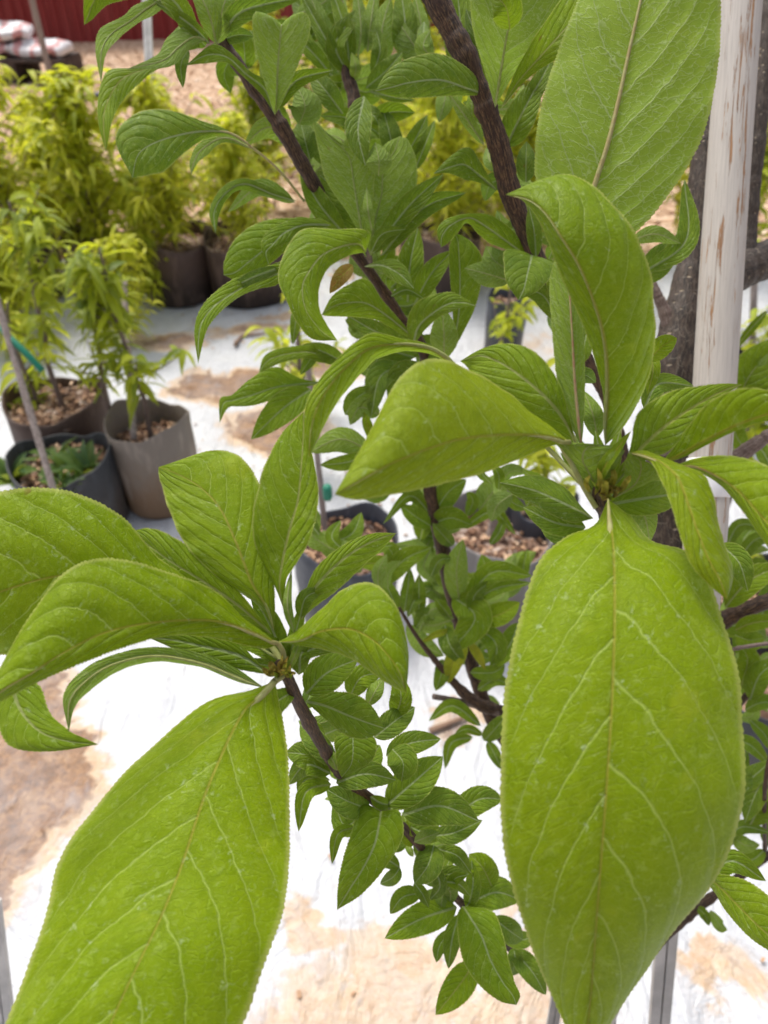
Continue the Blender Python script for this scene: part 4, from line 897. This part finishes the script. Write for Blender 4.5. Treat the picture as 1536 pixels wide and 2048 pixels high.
# ---- upper left branch
TL([(500, 292), (450, 258, 455, 266, 455, 271), (401, 241, 400, 263, 405, 281), (345, 222, 350, 272, 366, 308), (290, 220, 311, 285, 330, 341), (243, 250, 285, 300, 300, 350), (233, 290, 272, 320, 280, 353), (265, 356)], [.47, .465, .46, .455, .452, .45, .45, .45], .22, ptint=.6, pet=[(608, 402, .51), (565, 348, .49), (530, 315, .48)], edge=(.0, .004))
TL([(510, 300), (450, 268, 450, 276, 448, 285), (400, 285, 405, 298, 412, 312), (380, 320, 388, 325, 396, 325), (382, 350)], [.472, .47, .468, .466, .465], .55, under=True, hi=False)
TL([(365, -22), (279, 6, 300, 15, 322, 20), (245, 33, 262, 43, 277, 46), (201, 57, 222, 70, 242, 73), (191, 100, 203, 105, 213, 107), (202, 166)], [.48, .475, .47, .465, .46, .458], .58, hi=False, under=True)
TL([(335, 130), (262, 136, 287, 140, 306, 144), (215, 143, 242, 160, 264, 180), (197, 190, 214, 206, 237, 214), (197, 247, 207, 247, 223, 247), (212, 304)], [.485, .48, .474, .47, .466, .464], .72, hi=False, ptint=.1)
TL([(412, 80), (370, 48, 387, 75, 380, 97), (333, 78, 356, 96, 361, 119), (313, 110, 326, 121, 332, 135), (252, 139)], [.48, .478, .475, .472, .47], .12, hi=False, under=True)
SL(335, -35, 210, -20, 168, 50, 24, .48, .46, .55, fold=.4)
SL(390, 85, 355, 10, 270, -60, 20, .485, .47, .45)
TL([(550, 230), (540, 170, 530, 180, 524, 190), (500, 142, 492, 148, 485, 152), (457, 102, 455, 115, 455, 126), (422, 90, 415, 110, 418, 126), (371, 131)], [.50, .496, .49, .486, .483, .48], .35, hi=False)
TL([(550, 230), (540, 200, 553, 195, 566, 200), (519, 130, 556, 130, 598, 125), (506, 68, 560, 82, 621, 58), (512, 24, 563, 52, 606, 24), (563, 50)], [.49, .482, .475, .47, .468, .472], .62, under=True, hi=False, ptint=.05, edge=(-.004, -.004))
SL(554, 218, 592, 162, 667, 140, 15, .49, .485, .35)
SL(448, 62, 490, 20, 612, -8, 20, .49, .48, .2)
SL(445, 80, 475, 70, 508, 72, 14, .50, .50, .12)
SL(433, 88, 415, 20, 375, -50, 22, .49, .475, .45, under=True)
SL(436, 88, 445, 20, 470, -50, 24, .492, .48, .35, under=True)
SL(420, 88, 375, 45, 305, 0, 12, .485, .475, .3)
SL(376, 98, 362, 130, 366, 176, 12, .49, .49, .2)
SL(412, 92, 395, 80, 372, 100, 14, .492, .49, .1)
TL([(592, 402), (556, 382, 545, 388, 540, 396), (492, 357, 490, 368, 485, 380), (445, 374, 452, 386, 459, 393), (419, 422, 429, 422, 441, 422), (431, 467)], [.51, .505, .50, .496, .493, .49], .25, hi=False, edge=(0, .004))
SL(590, 405, 520, 375, 455, 425, 16, .515, .51, .5, under=True)
TL([(697, 480), (650, 441, 645, 455, 640, 470), (580, 436, 580, 465, 586, 492), (520, 444, 541, 490, 548, 522), (473, 475, 501, 521, 512, 547), (449, 520, 470, 545, 480, 563), (447, 550)], [.52, .51, .50, .493, .488, .486, .486], .42, hi=False, edge=(0, .004))
TL([(662, 450), (600, 434, 610, 450, 600, 472), (555, 451, 570, 465, 585, 482), (529, 470, 545, 490, 560, 492), (523, 496, 532, 505, 543, 511), (537, 529)], [.505, .495, .487, .482, .48, .48], .42, hi=False, edge=(0, .003))
TL([(732, 505), (736, 462, 716, 488, 712, 507), (662, 458, 680, 494, 692, 514), (605, 459, 645, 510, 660, 533), (571, 500, 620, 540, 645, 556), (556, 555, 605, 572, 637, 585), (575, 606, 610, 615, 640, 622), (595, 646, 628, 645, 655, 651), (625, 678, 650, 668, 666, 668), (675, 681)], [.49, .478, .468, .46, .455, .452, .45, .45, .45, .45], .62, edge=(.002, .006), bulge=.10)
TL([(592, 520), (560, 524, 560, 545, 557, 567), (505, 543, 506, 565, 515, 578), (460, 562, 468, 585, 475, 596), (410, 604, 425, 616, 437, 628), (389, 656, 400, 657, 413, 662), (396, 728)], [.49, .482, .475, .468, .462, .458, .455], .45, hi=False, under=False)
SL(560, 535, 505, 555, 440, 588, 12, .482, .472, .1, fold=.1)
TL([(838, 684), (800, 640, 800, 652, 795, 664), (765, 600, 765, 625, 755, 641), (733, 558, 730, 606, 705, 634), (695, 570, 690, 606, 675, 633), (664, 593, 665, 614, 655, 632), (643, 630)], [.53, .52, .512, .505, .50, .498, .497], .50, edge=(0, .004), hi=False)
SL(832, 688, 762, 668, 690, 628, 22, .535, .53, .12)
TL([(826, 692), (814, 650, 836, 655, 850, 660), (834, 604, 861, 630, 878, 634), (895, 584, 897, 608, 902, 624), (931, 597, 930, 606, 927, 614), (954, 613)], [.53, .52, .512, .508, .505, .503], .35, hi=False)
SL(888, 718, 888, 670, 884, 612, 28, .54, .53, .3, under=True)
TL([(896, 718), (905, 680, 908, 685, 922, 673), (905, 610, 918, 620, 950, 615), (900, 555, 920, 560, 963, 560), (898, 500, 918, 510, 964, 515), (905, 474, 915, 480, 940, 481), (907, 464)], [.55, .545, .54, .535, .53, .528, .527], .38, hi=False)
TL([(728, 485), (698, 430, 718, 430, 742, 430), (654, 365, 708, 370, 748, 370), (639, 310, 697, 312, 748, 310), (627, 249, 662, 276, 692, 290), (628, 247)], [.51, .503, .498, .494, .492, .492], .50, under=True, hi=False, ptint=.05)
SL(728, 192, 716, 262, 731, 332, 26, .49, .48, .28)
SL(757, 352, 758, 322, 750, 284, 26, .485, .48, .2, under=True)
TL([(741, 512), (720, 450, 748, 450, 778, 452), (725, 390, 763, 390, 827, 392), (735, 330, 767, 340, 834, 330), (768, 290, 790, 300, 818, 284), (800, 272)], [.52, .512, .506, .502, .50, .50], .48, under=True, hi=False, ptint=.05)
SL(750, 502, 815, 415, 887, 348, 22, .515, .505, .22)
SL(762, 512, 845, 418, 932, 385, 20, .52, .51, .18)
SL(745, 508, 790, 440, 850, 400, 20, .525, .52, .15)
TL([(728, 533), (757, 522, 757, 530, 757, 539), (790, 519, 780, 537, 772, 551), (815, 540, 805, 553, 795, 566), (828, 577)], [.51, .50, .495, .492, .49], .2, hi=False)
SL(815, 605, 820, 530, 836, 455, 27, .55, .54, .3)
SL(828, 610, 862, 548, 906, 500, 22, .545, .535, .35)
SL(782, 592, 815, 580, 852, 600, 9, .53, .53, .15)
SL(706, 530, 682, 553, 659, 587, 15, .50, .495, 2.0, fold=.1, label='orange brown withered leaf')
SL(744, 462, 736, 420, 733, 374, 10, .49, .485, .2, under=True)
SL(742, 505, 765, 468, 812, 458, 12, .51, .505, .15)
SL(690, 470, 640, 410, 600, 340, 22, .535, .53, .25)
SL(720, 470, 690, 400, 640, 350, 30, .54, .53, .3)
SL(598, 250, 610, 212, 594, 172, 34, .52, .515, .2, under=True)
SL(605, 300, 540, 255, 488, 290, 20, .53, .52, .6, under=True)
SL(686, 228, 652, 182, 618, 142, 22, .52, .52, .12)
SL(620, 320, 610, 280, 600, 240, 24, .53, .53, .15)
SL(668, 330, 640, 290, 625, 240, 24, .54, .54, .15)
# top centre bunch
for q in [(690, 145, 650, 75, 598, -20, 15, .3, 0), (700, 152, 672, 85, 730, 10, 20, .28, 0), (716, 112, 722, 55, 712, -30, 18, .3, 1), (735, 105, 742, 45, 752, -30, 17, .35, 1), (770, 125, 764, 62, 782, -8, 26, .35, 1),
          (852, 128, 822, 82, 785, 25, 30, .2, 1), (732, 176, 772, 142, 805, 104, 19, .3, 0), (706, 162, 712, 135, 703, 104, 12, 1.0, 1), (738, 182, 790, 195, 830, 200, 8, .3, 0), (664, 152, 620, 100, 555, 42, 16, .25, 0),
          (852, 118, 842, 50, 828, -20, 16, .4, 1), (690, 130, 640, 40, 610, -40, 16, .35, 1), (700, 140, 690, 60, 660, -30, 18, .3, 0), (745, 150, 760, 100, 750, 50, 16, .15, 0), (800, 110, 810, 50, 800, -30, 26, .3, 0),
          (600, 90, 560, 60, 505, 75, 18, .3, 0), (640, 110, 590, 70, 560, 70, 18, .15, 0), (590, 30, 640, 10, 680, -30, 22, .25, 1), (560, 120, 520, 90, 500, 60, 16, .15, 0), (700, 215, 745, 230, 760, 255, 15, .2, 0),
          (705, 255, 690, 235, 640, 232, 18, .25, 0), (790, 320, 780, 270, 765, 215, 22, .12, 0), (800, 330, 830, 280, 855, 230, 18, .3, 0), (830, 340, 850, 290, 870, 240, 14, .5, 0), (735, 250, 780, 225, 830, 225, 20, .5, 0)]:
    *g, tn, un = q; SL(*g, .60 if g[1] < 200 else .56, .59 if g[1] < 200 else .55, tn, under=bool(un), roll=random.uniform(-20, 20))
# middle: leaves low on the left branch
MIDL = [(868, 1028, 896, 985, 933, 959, 24, .22, 0), (958, 1022, 985, 985, 1022, 938, 28, .3, 1), (934, 1032, 946, 1002, 934, 983, 13, .3, 0), (862, 1052, 830, 1032, 801, 1010, 19, .25, 0), (868, 1036, 820, 992, 766, 1048, 11, .35, 0),
        (865, 1048, 902, 1036, 944, 1050, 24, .42, 0), (925, 1058, 985, 1024, 1032, 1070, 12, .4, 0), (906, 1092, 886, 1070, 865, 1046, 15, .25, 0), (920, 1212, 913, 1140, 926, 1078, 24, .6, 1), (930, 1206, 985, 1145, 1065, 1152, 22, .38, 0),
        (932, 1216, 990, 1178, 1064, 1165, 14, .3, 0), (760, 1172, 808, 1120, 863, 1095, 22, .42, 0), (792, 1132, 782, 1102, 763, 1086, 17, .4, 0), (800, 1157, 760, 1128, 712, 1130, 18, .7, 0), (838, 1232, 838, 1190, 838, 1148, 14, .35, 0),
        (796, 1228, 782, 1190, 763, 1150, 15, .3, 0), (808, 1225, 815, 1180, 820, 1135, 15, .3, 0), (862, 1152, 878, 1122, 904, 1116, 13, .2, 0), (905, 1192, 950, 1236, 898, 1307, 34, .42, 0), (902, 1237, 885, 1214, 870, 1196, 11, .3, 0),
        (908, 1238, 866, 1218, 834, 1270, 14, .2, 1), (932, 1285, 908, 1320, 896, 1368, 19, 1.4, 0), (935, 1280, 956, 1310, 971, 1340, 9, 1.5, 0), (908, 1258, 870, 1270, 843, 1285, 7, 1.3, 0), (955, 1242, 1002, 1228, 1040, 1204, 24, .8, 0),
        (954, 1254, 992, 1288, 986, 1338, 22, .22, 0), (1038, 1245, 1018, 1292, 978, 1340, 22, .35, 0), (813, 1248, 848, 1290, 888, 1312, 20, .3, 1), (962, 1452, 905, 1412, 857, 1442, 14, .32, 0), (946, 1474, 903, 1486, 890, 1538, 13, .32, 0),
        (966, 1470, 935, 1458, 909, 1468, 9, .45, 0), (968, 1482, 992, 1455, 1016, 1428, 18, .25, 0), (975, 1482, 990, 1510, 1004, 1540, 12, .25, 0), (886, 1318, 882, 1350, 871, 1382, 16, .3, 0), (830, 1260, 850, 1230, 870, 1240, 16, .15, 0),
        (860, 1180, 830, 1200, 815, 1235, 12, .2, 0), (940, 1345, 985, 1345, 1010, 1330, 16, .3, 0), (955, 1380, 990, 1360, 1020, 1370, 14, .4, 0), (890, 1250, 900, 1290, 930, 1330, 20, .2, 0), (945, 1230, 950, 1190, 985, 1160, 16, .15, 0),
        (850, 1010, 800, 960, 760, 935, 18, .2, 0), (980, 1090, 1000, 1060, 1010, 1020, 10, .2, 0)]
for q in MIDL:
    *g, tn, un = q; lab = 'yellowing leaf' if tn > 1.2 else None; SL(*g, .70, .69, tn, under=bool(un), roll=random.uniform(-20, 20), label=lab)
# behind the arched left leaf
for q in [(692, 728, 650, 705, 604, 690, 18, .2, 0), (805, 732, 760, 755, 742, 835, 27, .2, 0), (852, 742, 802, 752, 782, 815, 25, .15, 0), (690, 830, 715, 795, 755, 775, 18, .2, 0), (622, 778, 565, 818, 502, 879, 30, .42, 0), (745, 905, 682, 878, 618, 905, 26, .4, 1),
          (745, 910, 690, 925, 640, 930, 16, .4, 0), (746, 882, 735, 850, 728, 824, 10, 1.0, 0), (760, 830, 720, 815, 700, 850, 20, .15, 0), (830, 715, 770, 700, 700, 700, 18, .2, 0), (770, 690, 720, 650, 690, 640, 18, .3, 0), (850, 790, 800, 810, 760, 860, 20, .2, 0),
          (705, 640, 720, 660, 760, 665, 18, .2, 1), (850, 720, 880, 725, 910, 760, 16, .2, 0), (600, 600, 592, 640, 585, 690, 12, .3, 0), (640, 690, 620, 720, 600, 750, 12, .25, 0)]:
    *g, tn, un = q; SL(*g, .60, .59, tn, under=bool(un), roll=random.uniform(-20, 20))
TL([(692, 727), (640, 694, 641, 710, 645, 726), (605, 691, 610, 704, 615, 717), (560, 697, 565, 710, 571, 723), (529, 712, 535, 722, 541, 735), (517, 746)], [.60, .59, .585, .58, .577, .575], .55, hi=False)
TL([(645, 765), (602, 757, 600, 768, 600, 778), (550, 734, 550, 775, 560, 793), (500, 758, 505, 790, 515, 809), (465, 789, 470, 800, 480, 813), (440, 798, 447, 808, 456, 816), (439, 846)], [.61, .60, .59, .582, .577, .574, .572], .38, hi=False)

# bud scales and crowded leaf bases at the two rosettes
random.seed(5)
for cx, cy, dd in ((570, 1345, .303), (1212, 985, .286)):
    for _ in range(16):
        a = random.uniform(0, 6.3); l = random.uniform(14, 30); x = cx + random.uniform(-14, 14); y = cy + random.uniform(-10, 12)
        SL(x, y, x + math.cos(a) * l * .5, y + math.sin(a) * l * .4 - 4, x + math.cos(a) * l, y + math.sin(a) * l * .8 - 8, random.uniform(2, 4.5), dd, dd - .004, random.choice((1.6, 1.95, 1.95, .8)), fold=.6)
for q in ((566, 1330, 520, 1290, 440, 1275, 20, .55), (570, 1330, 545, 1260, 500, 1180, 22, .45), (580, 1330, 590, 1270, 610, 1200, 14, .5), (565, 1340, 530, 1330, 470, 1320, 12, .3), (585, 1340, 620, 1300, 680, 1290, 14, .3),
          (575, 1330, 560, 1280, 548, 1220, 16, .5)): SL(*q[:7], .312, .318, q[7], w0=.8)
for q in ((1205, 985, 1180, 930, 1150, 870, 16, .5), (1210, 980, 1225, 920, 1240, 860, 16, .4), (1200, 990, 1165, 950, 1120, 905, 14, .3), (1215, 985, 1255, 940, 1300, 880, 16, .4), (1210, 985, 1205, 930, 1190, 860, 15, .35)):
    SL(*q[:7], .294, .302, q[7], w0=.8)

# dense small leaves further in along the branches
random.seed(77)
def fill(x0, y0, x1, y1, n, d, ln=(45, 95), spread=45):
    for _ in range(n):
        t = random.random(); x = x0 + (x1 - x0) * t + random.uniform(-10, 10); y = y0 + (y1 - y0) * t + random.uniform(-10, 10)
        a = random.uniform(-2.9, -.2) if random.random() < .75 else random.uniform(-.2, 3.4); l = random.uniform(*ln)
        dx, dy = math.cos(a) * l, math.sin(a) * l; bnd = random.uniform(-.35, .35)
        dd = d + random.uniform(-.01, .05)
        SL(x, y, x + dx * .5 - dy * bnd, y + dy * .5 + dx * bnd, x + dx, y + dy, l * random.uniform(.2, .3), dd, dd + random.uniform(-.02, .03), random.choice((.12, .2, .3, .42)), roll=random.uniform(-45, 45), under=random.random() < .35)
fill(470, 110, 660, 430, 16, .57); fill(690, 0, 712, 300, 26, .65); fill(715, 300, 740, 540, 20, .60); fill(740, 540, 850, 720, 18, .63)
fill(852, 720, 870, 1050, 12, .72, (35, 70)); fill(900, 1150, 960, 1400, 14, .76, (35, 65)); fill(930, 0, 1030, 420, 12, .55); fill(1050, 450, 1200, 780, 8, .60)
fill(690, 1560, 940, 1820, 16, .48, (40, 70)); fill(640, 430, 800, 600, 14, .56); fill(560, 240, 680, 440, 10, .565); fill(1000, 350, 1130, 600, 9, .55); fill(850, 80, 960, 300, 8, .53); fill(590, 60, 700, 160, 12, .66); fill(640, 1490, 690, 1555, 4, .36, (45, 70)); fill(700, 1570, 760, 1615, 4, .395, (45, 65)); fill(780, 1640, 840, 1690, 5, .43, (40, 65)); fill(850, 1720, 930, 1810, 7, .465, (40, 65)); fill(620, 1060, 780, 1180, 10, .62, (50, 90)); fill(840, 1050, 900, 1250, 24, .80, (55, 95)); fill(950, 1200, 1060, 1160, 10, .82, (50, 90)); fill(700, 760, 860, 700, 14, .64, (50, 90)); fill(980, 960, 1080, 1040, 8, .6, (50, 80)); fill(760, 980, 900, 1000, 8, .78, (50, 80)); fill(1400, 1060, 1536, 1160, 10, .72, (50, 90)); fill(1380, 1250, 1536, 1240, 10, .72, (50, 90)); fill(1450, 1650, 1536, 1300, 14, .74, (35, 70)); fill(600, 1420, 690, 1550, 6, .40, (50, 80))

LEAVES.sort(key=lambda t: -t[0])
for s_, b, lab in LEAVES[:100]:
    o = b.build('leaf', [LEAF, PET], tree)
    if lab: o['label'] = lab
big = MB()
for s_, b, lab in LEAVES[100:]:
    for v_, f_ in zip(b.v, b.f): pass
    off = big.n
    for k in range(len(b.v)):
        base = sum(len(x) for x in b.v[:k])
        big.v.append(b.v[k]); big.f.append(b.f[k] + off); big.uv.append(b.uv[k]); big.mat.append(b.mat[k])
        for a_ in ('tint', 'rnd', 'size'): big.att.setdefault(a_, []).append(b.att[a_][k])
    big.n += b.n
fo = big.build('foliage', [LEAF, PET], tree); fo['kind'] = 'stuff'
print('LEAVES', len(LEAVES))

# ------------------------------------------------------------------ pale wooden pole beside the trunk
M = Mat('peeling_pole'); a_, l_ = M.uv('uv'); ca = (a_ * 2 * math.pi)._m('COSINE'); sa = (a_ * 2 * math.pi)._m('SINE')
v1 = M.vec(ca * 1.0, sa * 1.0, l_ * 6.0); gr = M.noise(M.vec(ca * 6.0, sa * 6.0, l_ * 9.0), 3, 5, .6)
pe = M.noise(M.vec(ca * 3.4, sa * 3.4, l_ * 9.0), 2.2, 5, .75, .5)
z_ = M.pos()[2]
amt = M.noise(v1, 1.3, 2)
peel = (pe + (amt - .5) * .55).ramp(.60, .625)
c = M.mix(gr.ramp(.35, .7, 0, .6), (.49, .45, .41), (.33, .30, .275))
c = M.mix(peel, c, M.mix(gr.ramp(.4, .6), (.36, .19, .085), (.24, .13, .07)))
M.principled(c, .6, M.bump(gr * .4 - peel * .8, .6, .0012), spec=.3); POLE = M.m
pole = empty('support_pole', tuple(P(1100, 2300, .72)))
tag(pole, 'thick pale peeling wooden pole standing beside the dark trunk', 'pole')
pl = [(1487, -90, .60, 82), (1481, 0, .60, 82), (1449, 450, .60, 82), (1421, 900, .60, 81), (1408, 1100, .60, 80), (1368, 1400, .605, 80), (1300, 1700, .61, 80), (1200, 2000, .62, 78), (1090, 2300, .64, 78)]
aa = np.array([np.concatenate([P(x, y, d), [w_ / 2 * d / FPX]]) for x, y, d, w_ in pl]); e = aa[-1].copy(); e[2] = .22; aa = np.concatenate([aa, [e]])
s_ = smooth_path(aa, 160); b = MB(); b.tube(s_[:, :3], s_[:, 3] * (1 + .012 * np.sin(np.linspace(0, 30, 160))), 28); b.build('shaft', POLE, pole)
aa = np.array([np.concatenate([P(x, y, d), [w_ / 2 * d / FPX]]) for x, y, d, w_ in [(1420, 917, .60, 84), (1420, 920, .60, 88), (1416, 960, .60, 88), (1413, 992, .60, 88), (1413, 995, .60, 84)]])
b = MB(); b.tube(aa[:, :3], aa[:, 3], 28); b.build('tape_band', TAPE, pole)
